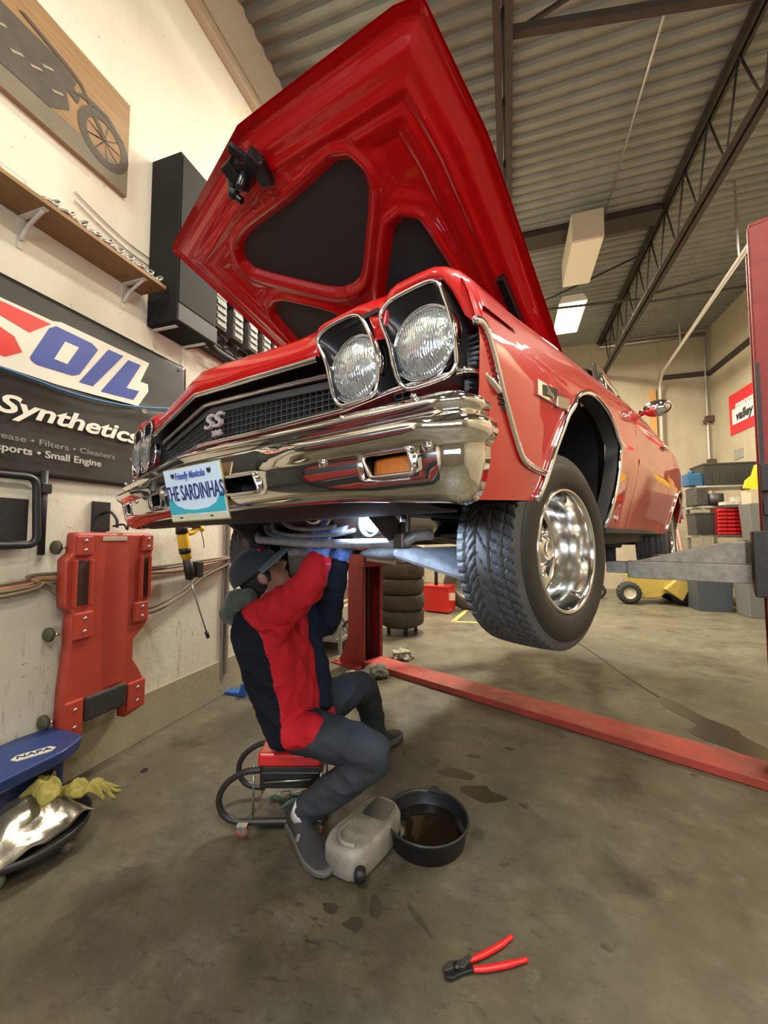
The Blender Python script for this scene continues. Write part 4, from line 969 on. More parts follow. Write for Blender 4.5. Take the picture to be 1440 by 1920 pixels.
# things on the shelf
bx = empty('label_box', (WX + .10, 1.10, 2.871), 0, 'small white box with a pale label at the left end of the shelf', 'box')
MB().box2((-.05, -.06, 0), (.05, .06, .065)).build('carton', mat('carton_white', (.5, .48, .46), .6), bx, bevel=.002)
MB().box2((.05, -.04, .015), (.052, .04, .05)).build('label_patch', mat('label_cream', (.75, .72, .6), .6), bx)
MB().box2((-.03, -.04, .065), (.03, .03, .08)).build('lid', M_black, bx)
M_link = mat('chain_steel', (.30, .29, .27), .3, .9)
for i in range(20):
    yy = 1.22 + i * .033; a = 1 if i % 2 else 0
    nm = 'ring_wrench' if i < 3 else 'chain_link'
    r_ = random.Random(i)
    o = MB().tube([(.026 * cos(t) * .8, .026 * sin(t) * 1.15, 0) for t in [2 * pi * k / 16 for k in range(16)]], .0095, 8, closed=True).build(nm, M_link if i % 3 else M_chrome,
        None, 'steel ring lying in the row of linked rings along the shelf' if i < 3 else 'dark steel link in the chain lying along the shelf', 'ring' if i < 3 else 'chain link', 'rings at the left of the shelf chain' if i < 3 else 'chain links on the shelf')
    o.location = (WX + .17 + .01 * r_.random(), yy, 2.871 + .014 + (.012 if a else 0)); o.rotation_euler = (r_.uniform(-.4, .4) + (.8 if a else 0), .2, r_.uniform(-.3, .3))
rod = MB().cyl((WX + .13, 1.2, 2.882), (WX + .13, 1.86, 2.882), .010, 8).build('steel_rod', M_dark_steel, None, 'dark steel rod lying behind the chain on the shelf', 'rod')
# cables on the wall right of the shelf
for i, z in enumerate((3.13, 3.08)):
    MB().tube(smoothpath([W(1.45, z + .05, .01), W(1.62, z + .01, .01), W(1.78, z - .01, .01), W(1.93, z - .005, .01)], 5), .004, 6).build('wall_wire', M_zinc, None, ['upper', 'lower'][i] + ' thin wire running along the wall to the black cabinet', 'wire')
# black cabinet on brackets
cb = empty('wall_cabinet', (WX, 1.93, 2.67), 0, 'tall black metal cabinet on the wall beside the shelf', 'cabinet')
m_cab = mat('cabinet_black', (.014, .014, .013), .7, spec=.15)
MB().box2((0, 0, 0), (.245, .35, 1.14)).build('case', m_cab, cb, bevel=.004)
MB().box2((.245, .012, .13), (.25, .335, 1.12)).build('door', m_cab, cb, bevel=.004)
MB().box2((.245, .0, .0), (.262, .35, .115)).build('lower_rail', mat('cabinet_grey', (.045, .045, .043), .6, spec=.3), cb, bevel=.004)
for yy in (.05, .30): MB().box2((0, yy - .01, -.14), (.006, yy + .01, -.0)).box2((0, yy - .01, -.012), (.2, yy + .01, -.002)).build('bracket', M_white_metal, cb)
# rack of grey gauge boxes partly behind the hood
rk = empty('cable_rack', (WX, 2.75, 2.95), 0, 'dark wall rack of looped cables and grey plastic cases behind the open hood', 'rack')
MB().tube(roundpoly([(.14, -.42, .32), (.14, .40, .32), (.14, .40, -.25), (.14, -.42, -.25)], .10, 5), .028, 8, closed=True).build('frame', M_rubber, rk)
MB().box2((.01, -.42, -.22), (.06, .40, .30)).build('back_panel', M_dark_steel, rk)
m_case = mat('case_grey', (.10, .10, .085), .5, noise=.3)
for i, yy in enumerate((-.30, -.10, .10, .30)):
    c = MB().box2((.06, yy - .06, -.06), (.15, yy + .06, .18)).build('grey_case', m_case, rk, bevel=.008)
    for k in range(4): MB().box2((.15, yy - .05, -.04 + k * .055), (.158, yy + .05, -.01 + k * .055)).build('case_rib', mat('case_light', (.10, .10, .085), .5), c)
    MB().box2((.06, yy - .05, .185), (.14, yy + .05, .26)).build('black_case', M_black, rk, bevel=.008)
for k in range(5):
    MB().tube([(.10 + .02 * sin(3 * t), -.28 + k * .14 + .07 * cos(t), -.13 + .06 * sin(t)) for t in [2 * pi * j / 18 for j in range(18)]], .009, 6, closed=True).build('cable_loop', M_rubber, rk)
# banner
bn = empty('shop_banner', (WX, 1.2, 2.06), 0, 'long black advertising banner with red and blue oil lettering on the left wall', 'banner')
m_ban = mat('banner_vinyl', (.025, .025, .022), .38, bump=.1, bscale=8)
def ban(u, v):
    y = lerp(.1, 2.25, u); z = lerp(1.60, 2.515, v)
    off = .019 + .004 * sin(y * 9 + z * 4) * (1 - abs(2 * v - 1)) + .003 * sin(z * 14 + y * 3) + .006 * math.exp(-((v - .52) / .05) ** 2) * 1
    return W(y, z + .012 * sin(pi * u) * (v - 1), off) - Vector(bn.location)
MB().grid(ban, 80, 40).build('sheet', m_ban, bn, solid=.002)
def bl(pts, off, name, m): return wpoly(pts, off, name, m, bn, .0015)
m_w = mat('vinyl_white', (.72, .69, .60), .4); m_b = mat('vinyl_blue', (.025, .055, .32), .35); m_r = mat('vinyl_red', (.62, .03, .02), .35)
bl([(.3, 2.40), (1.16, 2.392), (1.36, 2.395), (1.40, 2.41), (1.93, 2.414), (1.87, 2.27), (1.925, 2.272), (1.93, 2.227), (1.86, 2.11), (1.60, 2.088), (1.40, 2.075), (1.16, 2.075), (.3, 2.07)], .034, 'letter_outline', m_w)
bl([(1.268, 2.165), (1.345, 2.35), (1.375, 2.376), (1.56, 2.372), (1.595, 2.35), (1.50, 2.17), (1.465, 2.15), (1.30, 2.140), (1.275, 2.15)], .0362, 'letter_o', m_b)
bl([(1.372, 2.20), (1.435, 2.20), (1.49, 2.315), (1.42, 2.315)], .0384, 'letter_gap', m_w)
bl([(1.655, 2.380), (1.748, 2.382), (1.575, 2.133), (1.500, 2.128)], .0362, 'letter_i', m_b)
bl([(1.782, 2.372), (1.868, 2.375), (1.775, 2.195), (1.862, 2.205), (1.825, 2.138), (1.620, 2.119)], .0362, 'letter_l', m_b)
bl([(.95, 2.17), (1.02, 2.12), (1.17, 2.125), (1.235, 2.175), (1.20, 2.235), (1.10, 2.27), (1.14, 2.31), (1.26, 2.285), (1.35, 2.374), (1.16, 2.376), (1.04, 2.37), (.98, 2.30), (1.01, 2.25), (1.08, 2.21), (1.05, 2.185), (.98, 2.21)], .0362, 'letter_s', m_r)
bl([(.42, 2.12), (.50, 2.12), (.56, 2.18), (.62, 2.18), (.62, 2.12), (.70, 2.12), (.72, 2.37), (.64, 2.37)], .0362, 'letter_a', m_r)
bl([(.74, 2.12), (.80, 2.12), (.83, 2.28), (.86, 2.2), (.90, 2.28), (.90, 2.12), (.95, 2.12), (.97, 2.37), (.91, 2.37), (.87, 2.29), (.82, 2.37), (.76, 2.37)], .0362, 'letter_m', m_r)
R_left = Matrix(((0, 0, 1, 0), (1, 0, 0, 0), (0, 1, 0, 0), (0, 0, 0, 1)))
def btext(t, size, y, z, m, name, **k):
    text_mb(t, size, Matrix.Translation(W(y, z, .037) - Vector(bn.location)) @ R_left, .001, align=k.pop('align', 'RIGHT'), **k).build(name, m, bn)
btext('Synthetics', .122, 1.86, 1.905, m_w, 'tagline', shear=.25, offset=.003, sx=1.44)
def words(txt, size, yr, z, m, sx, off=0.0):
    "each word of a printed line is its own piece of lettering"
    line = [(t, text_mb(t, size, Matrix.Identity(4), .001, offset=off, sx=sx, align='LEFT')) for t in txt.split(' ')]
    ws = [max(v[0] for v in mb.v) for _, mb in line]; gap = size * .32 * sx; y = yr - sum(ws) - gap * (len(ws) - 1)
    for (t, mb), w_ in zip(line, ws):
        T_ = Matrix.Translation(W(y, z, .037) - Vector(bn.location)) @ R_left
        q = MB(); q.add([T_ @ Vector(v) for v in mb.v], mb.f); q.build('printed_bullet' if t == '•' else 'printed_word', m, bn); y += w_ + gap
words('Additives • Grease • Filters • Cleaners', .042, 1.72, 1.757, mat('vinyl_grey', (.25, .24, .21), .4), 1.36)
words('Powersports • Small Engine', .050, 1.64, 1.702, mat('vinyl_pale', (.45, .43, .38), .4), 1.15, .001)
btext('®', .045, 1.92, 2.09, m_w, 'registered_mark')
for yy, zz in ((2.2, 2.48), (2.2, 1.64)):
    MB().lathe([(.007, -.002), (.012, 0), (.012, .003), (.007, .005)], 16, W(yy, zz, .03) - Vector(bn.location), 'X').build('grommet', M_bolt, bn)
MB().tube(smoothpath([W(.1, 2.09, .05), W(1.17, 2.062, .05), W(1.4, 2.05, .05), W(1.62, 2.06, .05), W(1.857, 2.10, .05), W(2.1, 2.165, .05), W(2.6, 2.3, .05)], 6), .006, 8).build('air_hose', mat('hose_blue', (.02, .14, .32), .4), None, 'thin blue air hose stretched across the front of the banner', 'hose')
# wall cables low on the wall
for i, pts in enumerate([[(.1, 1.04), (1.22, 1.073), (1.32, 1.10), (1.48, 1.10), (2.0, 1.09), (2.33, 1.10), (2.8, 1.12)], [(.1, 1.02), (1.22, 1.05), (1.34, 1.08), (1.48, 1.07), (2.0, 1.05), (2.3, 1.05), (2.8, 1.105)],
                         [(.1, 1.01), (1.24, 1.04), (1.34, 1.075), (1.40, 1.03), (1.47, .98), (1.75, .88), (2.0, .83), (2.24, .90), (2.45, 1.0), (2.8, 1.09)], [(.1, .97), (1.22, 1.02), (1.38, 1.06), (1.48, .96), (1.75, .86), (2.0, .80), (2.24, .87), (2.45, .98), (2.8, 1.08)],
                         [(1.48, 1.12), (1.8, 1.085), (2.0, 1.075), (2.3, 1.085), (2.8, 1.11)]]):
    MB().tube(smoothpath([W(a, b, .02 + .008 * i) for a, b in pts], 6), .0085, 8).build('wall_cable', mat('cable_tan' if i != 1 else 'cable_orange', (.20, .15, .10) if i != 1 else (.35, .15, .06), .6), None,
        ['top', 'orange-brown', 'third', 'lowest drooping', 'short straight'][i] + ' cable of the bundle running behind the red creeper', 'cable', 'cables strung along the lower left wall')
cd = MB().box2(W(2.735, .17, 0), W(2.76, 4.6, .03)).box2(W(2.70, .17, 0), W(2.712, 3.0, .02)).build('wall_conduit', M_zinc, None, 'thin vertical conduit on the left wall behind the mechanic', 'conduit', bevel=.003)
# wall hook
hk = empty('wall_hook', (WX, 1.67, 1.40), 0, 'black wall hook plate holding the red creeper', 'hook')
MB().box2((0, -.05, -.08), (.02, .05, .09)).build('plate', M_black, hk, bevel=.003)
MB().tube(smoothpath([(.02, .0, .02), (.08, .0, .03), (.12, .01, -.01), (.125, .01, -.06)], 4), .008, 8).tube(smoothpath([(.02, .07, -.05), (.10, .07, -.04), (.13, .07, -.07), (.13, .075, -.03)], 4), .006, 8).build('prong', M_black, hk)
# red creeper hanging on the wall
cp = empty('mechanic_creeper', (WX + .10, 1.67, .30), 0, 'red plastic mechanic creeper hanging on the left wall', 'creeper')
m_cr = mat('creeper_red', (.40, .045, .025), .5, noise=.15, nscale=6, bump=.05)
OUT = [(1.456, 1.313), (1.916, 1.309), (1.925, 1.25), (1.922, 1.18), (1.900, 1.165), (1.902, .92), (1.905, .86), (1.90, .76), (1.83, .70), (1.79, .66), (1.80, .58), (1.85, .50), (1.90, .40), (1.895, .27), (1.77, .245), (1.765, .41), (1.54, .43), (1.525, .26), (1.43, .265), (1.432, .50), (1.448, .68), (1.455, .74), (1.452, .86), (1.46, .90), (1.42, .935), (1.415, 1.18), (1.452, 1.20)]
o_ = Vector(cp.location)
def cpv(a, b, off): return Vector((off, a - 1.67, b - .30))
ol = [(p.x, p.y) for p in roundpoly([(a, b, 0) for a, b in OUT], .02, 3)]
# moulded shell: outline extruded, with raised pads and hand slots
sh_ = MB(); n = len(ol)
cen = (1.67, .80)
rings = []
for sc_, off in ((1.0, -.035), (1.0, .012), (.985, .022), (.965, .026)):
    rings.append([cpv(cen[0] + (a - cen[0]) * sc_, cen[1] + (b - cen[1]) * sc_, off) for a, b in ol])
vs = [v for r in rings for v in r]; fs = []
for k in range(3):
    for i in range(n): fs.append((k * n + i, k * n + (i + 1) % n, (k + 1) * n + (i + 1) % n, (k + 1) * n + i))
sh_.add(vs, fs, True); sh_.add(rings[-1], [tuple(range(n))]); sh_.add(rings[0], [tuple(range(n))[::-1]])
shell = sh_.build('shell', m_cr, cp, bevel=.0)
def cbox(y0, y1, z0, z1, o0, o1, name, m, bev=.008): return MB().add([cpv(a, b, o) for o in (o0, o1) for a, b in ((y0, z0), (y1, z0), (y1, z1), (y0, z1))], [(0, 3, 2, 1), (4, 5, 6, 7), (0, 1, 5, 4), (1, 2, 6, 5), (2, 3, 7, 6), (3, 0, 4, 7)]).build(name, m, cp, bevel=bev)
for (a, b, c, d) in ((1.455, 1.545, 1.19, 1.295), (1.84, 1.915, 1.20, 1.30), (1.46, 1.56, .76, .90), (1.80, 1.895, .78, .90), (1.435, 1.525, .275, .46), (1.775, 1.89, .28, .44)):
    cbox(a, b, c, d, .022, .040, 'corner_pad', m_cr)
    for zz in (lerp(c, d, .28), lerp(c, d, .75)):
        MB().lathe([(0, .006), (.007, .004), (.0095, 0)], 12, cpv(lerp(a, b, .55), zz, .040), 'X').build('rivet', M_bolt, cp)
m_slot = mat('slot_brown', (.05, .022, .016), .7)
cbox(1.462, 1.535, .935, 1.165, .020, .028, 'tray_recess', m_slot, .002); cbox(1.845, 1.893, .93, 1.165, .020, .028, 'tray_recess', m_slot, .002)
for (a, b, c, d) in ((1.452, 1.465, .93, 1.17), (1.533, 1.547, .93, 1.17), (1.832, 1.846, .92, 1.17), (1.892, 1.903, .92, 1.17)): cbox(a, b, c, d, .02, .045, 'tray_rim', m_cr, .004)
cbox(1.60, 1.745, 1.265, 1.29, .024, .030, 'hand_slot', mat('slot_cream', (.45, .38, .28), .7), .004)
# raised central spine
MB().grid(lambda u, v: cpv(lerp(1.57, 1.81, u) * 1.0, lerp(.47, 1.24, v), .020 + .022 * sin(pi * u) ** 2 * (.6 + .4 * sin(pi * v))), 14, 20).build('back_rest', m_cr, cp)
cbox(1.535, 1.765, .33, .455, .0, .045, 'head_pad', mat('pad_black', (.025, .023, .02), .55, bump=.3, bscale=60), .012)
for (yy, zz) in ((1.44, 1.235), (1.425, .80), (1.42, .375), (1.90, 1.235), (1.885, .80), (1.88, .35)):
    c = MB().lathe([(0, -.012), (.030, -.012), (.036, -.006), (.036, .006), (.030, .012), (0, .012)], 24, cpv(yy - .02, zz, -.055), 'Y').build('caster', mat('caster_olive', (.07, .065, .04), .6), cp)
    MB().cyl(cpv(yy, zz, -.05), cpv(yy, zz, -.02), .008, 8).build('axle', M_bolt, c)
# cordless drill hanging on the wall with a long bit
dr = empty('cordless_drill', (WX + .14, 2.2, 1.165), 0, 'yellow and black cordless driver with long thin shaft hanging on the wall', 'power tool')
def dv(a, b, off=0): return Vector((off, a - 2.2, b - 1.2))
m_y = mat('tool_yellow', (.75, .45, .02), .4)
MB().tube([dv(2.13, 1.375), dv(2.14, 1.33), dv(2.165, 1.22), dv(2.185, 1.17)], [.028, .038, .036, .030], 14).build('motor_housing', m_y, dr)
MB().tube([dv(2.12, 1.41), dv(2.135, 1.345)], [.032, .0405], 14).build('rear_cap', M_black, dr)
MB().tube([dv(2.158, 1.25), dv(2.168, 1.21)], [.038, .037], 14).build('black_band', M_black, dr)
MB().tube([dv(2.185, 1.17), dv(2.205, 1.09), dv(2.215, 1.03)], [.030, .032, .027], 14).build('nose', M_black, dr)
MB().tube(smoothpath([dv(2.14, 1.35), dv(2.22, 1.35), dv(2.28, 1.39), dv(2.32, 1.37)], 4), [.02] * 13, 10).build('handle', m_y, dr)
MB().box(dv(2.24, 1.40), (.05, .08, .035)).build('trigger_grip', M_black, dr, bevel=.006)
MB().box(dv(2.285, 1.09), (.06, .05, .11)).build('battery', M_black, dr, bevel=.006)
MB().tube([dv(2.215, 1.03), dv(2.29, .85), dv(2.39, .62)], .0055, 8).build('shaft', M_bolt, dr)
MB().tube([dv(2.385, .63), dv(2.405, .585)], [.014, .012], 8).build('shaft_tip', M_black, dr)
MB().tube(smoothpath([dv(2.30, 1.38), dv(2.33, 1.30), dv(2.34, 1.24)], 4), .003, 6).build('strap', M_black, dr)
# black folding chair / stand at the left edge
fc = empty('folding_stool', (WX, 1.2, 1.4), 0, 'black tubular folding seat hanging on the wall at the left edge', 'folding seat')
def fv(a, b, off=.05): return Vector((off, a - 1.2, b - 1.4))
MB().tube(roundpoly([fv(.85, 1.565), fv(1.315, 1.58), fv(1.33, 1.25), fv(.85, 1.25)], .05, 5), .018, 10, closed=True).build('frame', mat('frame_black', (.03, .032, .035), .4, .4), fc)
MB().box2(fv(.87, 1.27, .03), fv(1.29, 1.47, .045)).build('panel', M_black, fc)
MB().cyl(fv(1.355, 1.20, .04), fv(1.355, 1.62, .04), .016, 10).build('post', mat('frame_black', (.03, .032, .035), .4, .4), fc)
MB().box(fv(1.355, 1.53, .04), (.05, .045, .05)).build('joint', M_black, fc, bevel=.004)
# ================================================================ the mechanic
from mathutils import noise as mnoise
def bake(mb, name, m, parent, voxel=.009, smooth=4, fold=0, fscale=9, fstretch=(1, 1, 1), deform=None, mats=None, pick=None):
    me = bpy.data.meshes.new('tmp'); me.from_pydata(mb.v, [], mb.f); o = bpy.data.objects.new('tmp', me); COL.objects.link(o)
    r = o.modifiers.new('r', 'REMESH'); r.mode = 'VOXEL'; r.voxel_size = voxel; r.use_smooth_shade = True
    s = o.modifiers.new('s', 'SMOOTH'); s.iterations = smooth; s.factor = .6
    dg = bpy.context.evaluated_depsgraph_get(); me2 = bpy.data.meshes.new_from_object(o.evaluated_get(dg)); bpy.data.objects.remove(o)
    me2.name = name
    if fold:
        nr = [v.normal.copy() for v in me2.vertices]
        for v, n in zip(me2.vertices, nr):
            p = Vector((v.co.x * fstretch[0], v.co.y * fstretch[1], v.co.z * fstretch[2])) * fscale
            a = mnoise.noise(p); b = mnoise.noise(p * 2.3 + Vector((5, 2, 1)))
            v.co += n * fold * ((1 - abs(a) * 3.2) * .7 + b * .5)
    me2.materials.clear()
    for q in (mats or [m]): me2.materials.append(q)
    if pick:
        for p in me2.polygons: p.material_index = pick(p.center)
    for p in me2.polygons: p.use_smooth = True
    o = bpy.data.objects.new(name, me2); COL.objects.link(o); o.parent = parent
    if parent: o.matrix_parent_inverse = Matrix.Translation(-Vector(parent.location))
    return o
def limb(mb, pts, rs, n=16, flat=None):
    P = smoothpath(pts, 5); N = len(pts); R = []
    for i in range(len(P)):
        t = i / 5; k = min(int(t), N - 2); f = t - k; R.append(lerp(rs[k], rs[k + 1], f * f * (3 - 2 * f)))
    mb.tube(P, R, n, flat=flat); mb.ell(P[0], (R[0],) * 3); mb.ell(P[-1], (R[-1],) * 3)
person = empty('person', (-.98, 1.66, .0), 0, 'mechanic in red and black jacket and dark cap, seated on a rolling stool, reaching up under the car', 'person')
person['label'] = 'mechanic in red and black jacket and dark cap seated under the car, reaching up'
M_skin = mat('skin', (.36, .17, .10), .5, noise=.1, nscale=30)
PV = Vector
# body: one continuous figure under the clothes
b = MB()
limb(b, [(-.95, 1.71, .47), (-1.00, 1.68, .6), (-1.04, 1.64, .80), (-1.06, 1.62, .92)], [.085, .085, .095, .085], flat=(1, 1.2))
limb(b, [(-1.07, 1.61, .95), (-1.085, 1.605, 1.03), (-1.085, 1.60, 1.09)], [.06, .055, .058])
limb(b, [(-1.02, 1.54, .935), (-.93, 1.46, .985), (-.80, 1.41, 1.06), (-.735, 1.375, 1.125), (-.693, 1.368, 1.185)], [.05, .045, .04, .034, .03])
limb(b, [(-1.05, 1.74, .925), (-.94, 1.84, .87), (-.90, 1.86, .86), (-.84, 1.80, 1.0), (-.79, 1.765, 1.15)], [.05, .045, .04, .035, .03])
limb(b, [(-.91, 1.66, .44), (-.75, 1.59, .44), (-.57, 1.55, .425), (-.60, 1.56, .37), (-.70, 1.58, .25), (-.855, 1.603, .12)], [.06, .055, .04, .04, .04, .036]); limb(b, [(-.94, 1.75, .44), (-.88, 1.92, .45), (-.815, 2.08, .44), (-.80, 2.14, .40), (-.79, 2.22, .25), (-.775, 2.30, .12)], [.06, .055, .045, .04, .04, .036])
HCn = Vector((-1.10, 1.598, 1.115)); HR = Matrix.Rotation(radians(30), 3, 'Z') @ Matrix.Rotation(radians(-36), 3, 'Y')      # looking up towards +x
def hd(x, y, z): return HCn + HR @ Vector((x, y, z))
b.ell(hd(0, 0, .01), (.098, .076, .112), 24, 16, HR); b.ell(hd(.035, 0, -.055), (.058, .052, .055), 18, 12, HR)
b.tube([hd(.088, 0, .02), hd(.112, 0, -.016), (hd(.094, 0, -.028))], [.010, .017, .012], 8)      # nose
b.ell(hd(.088, 0, -.052), (.014, .024, .008), 12, 8, HR); b.ell(hd(.085, 0, -.064), (.014, .020, .008), 12, 8, HR); b.ell(hd(.085, 0, .030), (.016, .055, .012), 12, 8, HR)
b.ell(hd(.075, 0, -.095), (.02, .024, .02), 12, 8, HR)
for s in (1, -1): b.ell(hd(-.002, s * .080, -.012), (.022, .009, .034), 12, 8, HR)
body = bake(b, 'body', M_skin, person, .006, 3)
for s in (1, -1):
    e = MB().ell(hd(.089, s * .031, .014), (.010, .013, .010), 12, 8).build('eye', mat('eye_white', (.7, .68, .64), .2), person); e.matrix_parent_inverse = Matrix.Translation(-Vector(person.location))
    e2 = MB().ell(hd(.098, s * .031, .015), (.003, .006, .006), 10, 6).build('iris', mat('iris', (.03, .015, .01), .1), e)
h = MB(); h.ell(hd(-.018, 0, .02), (.096, .084, .112), 20, 14, HR); h.ell(hd(-.045, 0, -.035), (.062, .070, .06), 16, 12, HR)
for s in (1, -1): h.ell(hd(.018, s * .077, .0), (.018, .008, .045), 10, 8, HR)
hair = bake(h, 'hair', mat('hair_black', (.012, .01, .009), .7, bump=.6, bscale=120), person, .007, 2, fold=.002, fscale=60)
# cap
M_cap = mat('cap_cloth', (.018, .024, .03), .75, sheen=.2, bump=.2, bscale=300)
def capf(u, v):
    a = 2 * pi * u; ph = v * pi / 2 * 1.04
    return hd(-.016 + .122 * sin(ph) * cos(a), .106 * sin(ph) * sin(a), .028 + .112 * cos(ph))
cap = MB().grid(capf, 40, 14, closeu=True).build('cap', M_cap, None, solid=.003)
cap.parent = person; cap.matrix_parent_inverse = Matrix.Translation(-Vector(person.location))
def brim(u, v):
    a = lerp(-1.4, 1.4, u); r = lerp(.100, .106 + .125 * cos(a * .95) ** .7, v)
    return hd(-.012 + r * cos(a) * 1.04, r * sin(a) * .93, .044 + .004 - .010 * v - .030 * (sin(a) ** 2) * (.3 + .7 * v))
M_brim_lit = mat('brim_lit_cloth', (.11, .15, .17), .6, bump=.1, bscale=300)  # paler and bluer than the crown: lamp light painted into the brim
MB().grid(brim, 24, 8).build('cap_brim', M_brim_lit, cap, solid=.004)
MB().ell(hd(-.012, 0, .138), (.008, .008, .004), 10, 6).build('cap_button', M_cap, cap)
MB().tube(smoothpath([hd(.075 - .006 * k, -.045 - .012 * k, .105 - .004 * (k % 2)) for k in range(4)], 3), .006, 6).tube([hd(.085, -.02, .105), hd(.07, -.055, .10)], .0045, 6).build('cap_emblem', mat('emblem_red', (.6, .03, .04), .6), cap)
# jacket
j = MB()
def sect(c, rx, ry, tilt=0): return (Vector(c), rx, ry)
S = [((-.945, 1.715, .372), .130, .178), ((-.965, 1.70, .44), .140, .180), ((-1.000, 1.675, .55), .138, .174), ((-1.030, 1.65, .66), .144, .178), ((-1.05, 1.625, .78), .152, .192), ((-1.06, 1.62, .87), .145, .200), ((-1.065, 1.615, .94), .120, .190), ((-1.075, 1.61, .985), .085, .120), ((-1.085, 1.605, 1.015), .070, .078)]
P = [Vector(s[0]) for s in S]; vs = []; fs = []; nn = 32
for c, rx, ry in S:
    for k in range(nn):
        a = 2 * pi * k / nn; e = .85
        vs.append((c[0] + rx * abs(cos(a)) ** e * (1 if cos(a) > 0 else -1), c[1] + ry * abs(sin(a)) ** e * (1 if sin(a) > 0 else -1), c[2]))
for i in range(len(S) - 1):
    for k in range(nn): fs.append((i * nn + k, i * nn + (k + 1) % nn, (i + 1) * nn + (k + 1) % nn, (i + 1) * nn + k))
fs.append(tuple(range(nn))[::-1]); fs.append(tuple((len(S) - 1) * nn + k for k in range(nn))); j.add(vs, fs)
limb(j, [(-1.04, 1.51, .935), (-.93, 1.46, .985), (-.80, 1.41, 1.06), (-.735, 1.375, 1.125), (-.693, 1.368, 1.185)], [.085, .080, .068, .060, .052])
limb(j, [(-1.0, 1.52, .85), (-.90, 1.46, .945)], [.06, .05])
# front hem flap over the lap
limb(j, [(-.90, 1.58, .45), (-.80, 1.55, .475), (-.745, 1.57, .465)], [.085, .060, .04]); limb(j, [(-.92, 1.72, .44), (-.83, 1.74, .46)], [.08, .04])
M_jr = mat('jacket_red', (.58, .018, .028), .8, spec=.2, bump=.15, bscale=200, noise=.12, nscale=12)
M_jk = mat('jacket_black', (.009, .012, .021), .85, spec=.2, bump=.15, bscale=200, noise=.2, nscale=12)
def pick(c):
    if c.z > 1.16: return 0
    xb = interp([(.3, -.905), (.42, -.925), (.62, -.955), (.78, -.968), (.86, -.985), (.92, -1.02), (.965, -1.10), (1.02, -1.2)], c.z)
    if c.y > 1.78 and c.z < .9 : return 1
    return 1 if c.x < xb - .0 + .0 * c.y else 0
jk = bake(j, 'jacket', M_jr, person, .0055, 6, fold=.011, fscale=9, fstretch=(1.3, 1.3, .8), mats=[M_jr, M_jk], pick=pick)
fa = MB(); limb(fa, [(-1.05, 1.77, .93), (-.94, 1.84, .87), (-.90, 1.86, .86), (-.84, 1.80, 1.0), (-.79, 1.765, 1.15)], [.085, .078, .072, .062, .048])
limb(fa, [(-.98, 1.78, .82), (-.90, 1.78, .66), (-.86, 1.74, .50)], [.07, .05, .05])
bake(fa, 'far_sleeve', M_jk, person, .009, 3, fold=.007, fscale=9, mats=[M_jk])
hoodc = MB()
limb(hoodc, [(-1.10, 1.50, 1.025), (-1.18, 1.52, 1.00), (-1.225, 1.60, .99), (-1.20, 1.70, .99), (-1.12, 1.73, .99)], [.035, .05, .055, .05, .035]); limb(hoodc, [(-1.20, 1.52, .955), (-1.255, 1.58, .925), (-1.23, 1.68, .93)], [.04, .052, .04])
bake(hoodc, 'hoodie_collar', mat('hoodie_green', (.06, .075, .06), .85, sheen=.3), person, .007, 3, fold=.006, fscale=14)
# trousers
t = MB()
t.ell((-.94, 1.71, .41), (.13, .165, .09), 24, 14)
limb(t, [(-.91, 1.64, .42), (-.75, 1.58, .44), (-.545, 1.545, .435), (-.57, 1.555, .375), (-.70, 1.58, .25), (-.835, 1.60, .135), (-.865, 1.605, .10)], [.098, .090, .074, .076, .068, .062, .062])
limb(t, [(-.96, 1.75, .42), (-.88, 1.93, .455), (-.81, 2.10, .455), (-.795, 2.16, .40), (-.785, 2.24, .25), (-.775, 2.30, .09)], [.105, .098, .080, .076, .068, .062])
M_tr = mat('trouser_grey', (.050, .058, .068), .9, spec=.2, bump=.2, bscale=220, color2=(.028, .032, .040), nscale=7)
bake(t, 'trousers', M_tr, person, .008, 4, fold=.0075, fscale=9, fstretch=(.9, .9, 1.3))
k = MB().ell((-.64, 1.525, .24), (.028, .02, .035), 10, 8)
def reparent(o, p=person): o.parent = p; o.matrix_parent_inverse = Matrix.Translation(-Vector(p.location)); return o
# shoes
M_sh = mat('shoe_black', (.03, .031, .034), .7, bump=.2, bscale=300); M_so = mat('shoe_sole', (.12, .118, .11), .6)
def shoe(heel, toe):
    d = Vector((toe[0] - heel[0], toe[1] - heel[1], 0)); L = d.length; d.normalize(); n = Vector((-d.y, d.x, 0)); h0 = Vector((heel[0], heel[1], 0))
    def wdt(a): return interp([(0, .030), (.08, .040), (.3, .041), (.55, .051), (.75, .056), (.92, .040), (1, .014)], a)
    so = MB()
    A = [i / 20 for i in range(21)]; ring = [(a * L, wdt(a)) for a in A] + [(a * L, -wdt(a)) for a in A[::-1]]
    so.prism(ring, lambda p, q: h0 + d * p + n * q + Vector((0, 0, .002 + .012 * (p / L) ** 6)), lambda p, q: h0 + d * (p * 1.01 - .002) + n * q * 1.10 + Vector((0, 0, .046 - .014 * p / L)))
    s_ = so.build('shoe_sole', M_so, None, bevel=.004); reparent(s_)
    up = MB()
    def f(u, v):
        a = u; w_ = wdt(a) * 1.0; ht = interp([(0, .085), (.12, .10), (.30, .098), (.45, .078), (.7, .052), (.9, .040), (1, .028)], a)
        th = pi * v; return h0 + d * (a * L * .985 + .003) + n * w_ * cos(th) * (1.0) + Vector((0, 0, .026 + (ht - .026) * sin(th) ** .7))
    up.grid(f, 24, 16); u_ = up.build('shoe', M_sh, None); reparent(u_); s_.parent = u_; s_.matrix_parent_inverse = Matrix.Identity(4)
    return u_
sh1 = shoe((-.965, 1.645), (-.672, 1.425)); sh2 = shoe((-.80, 2.30), (-.70, 2.56))
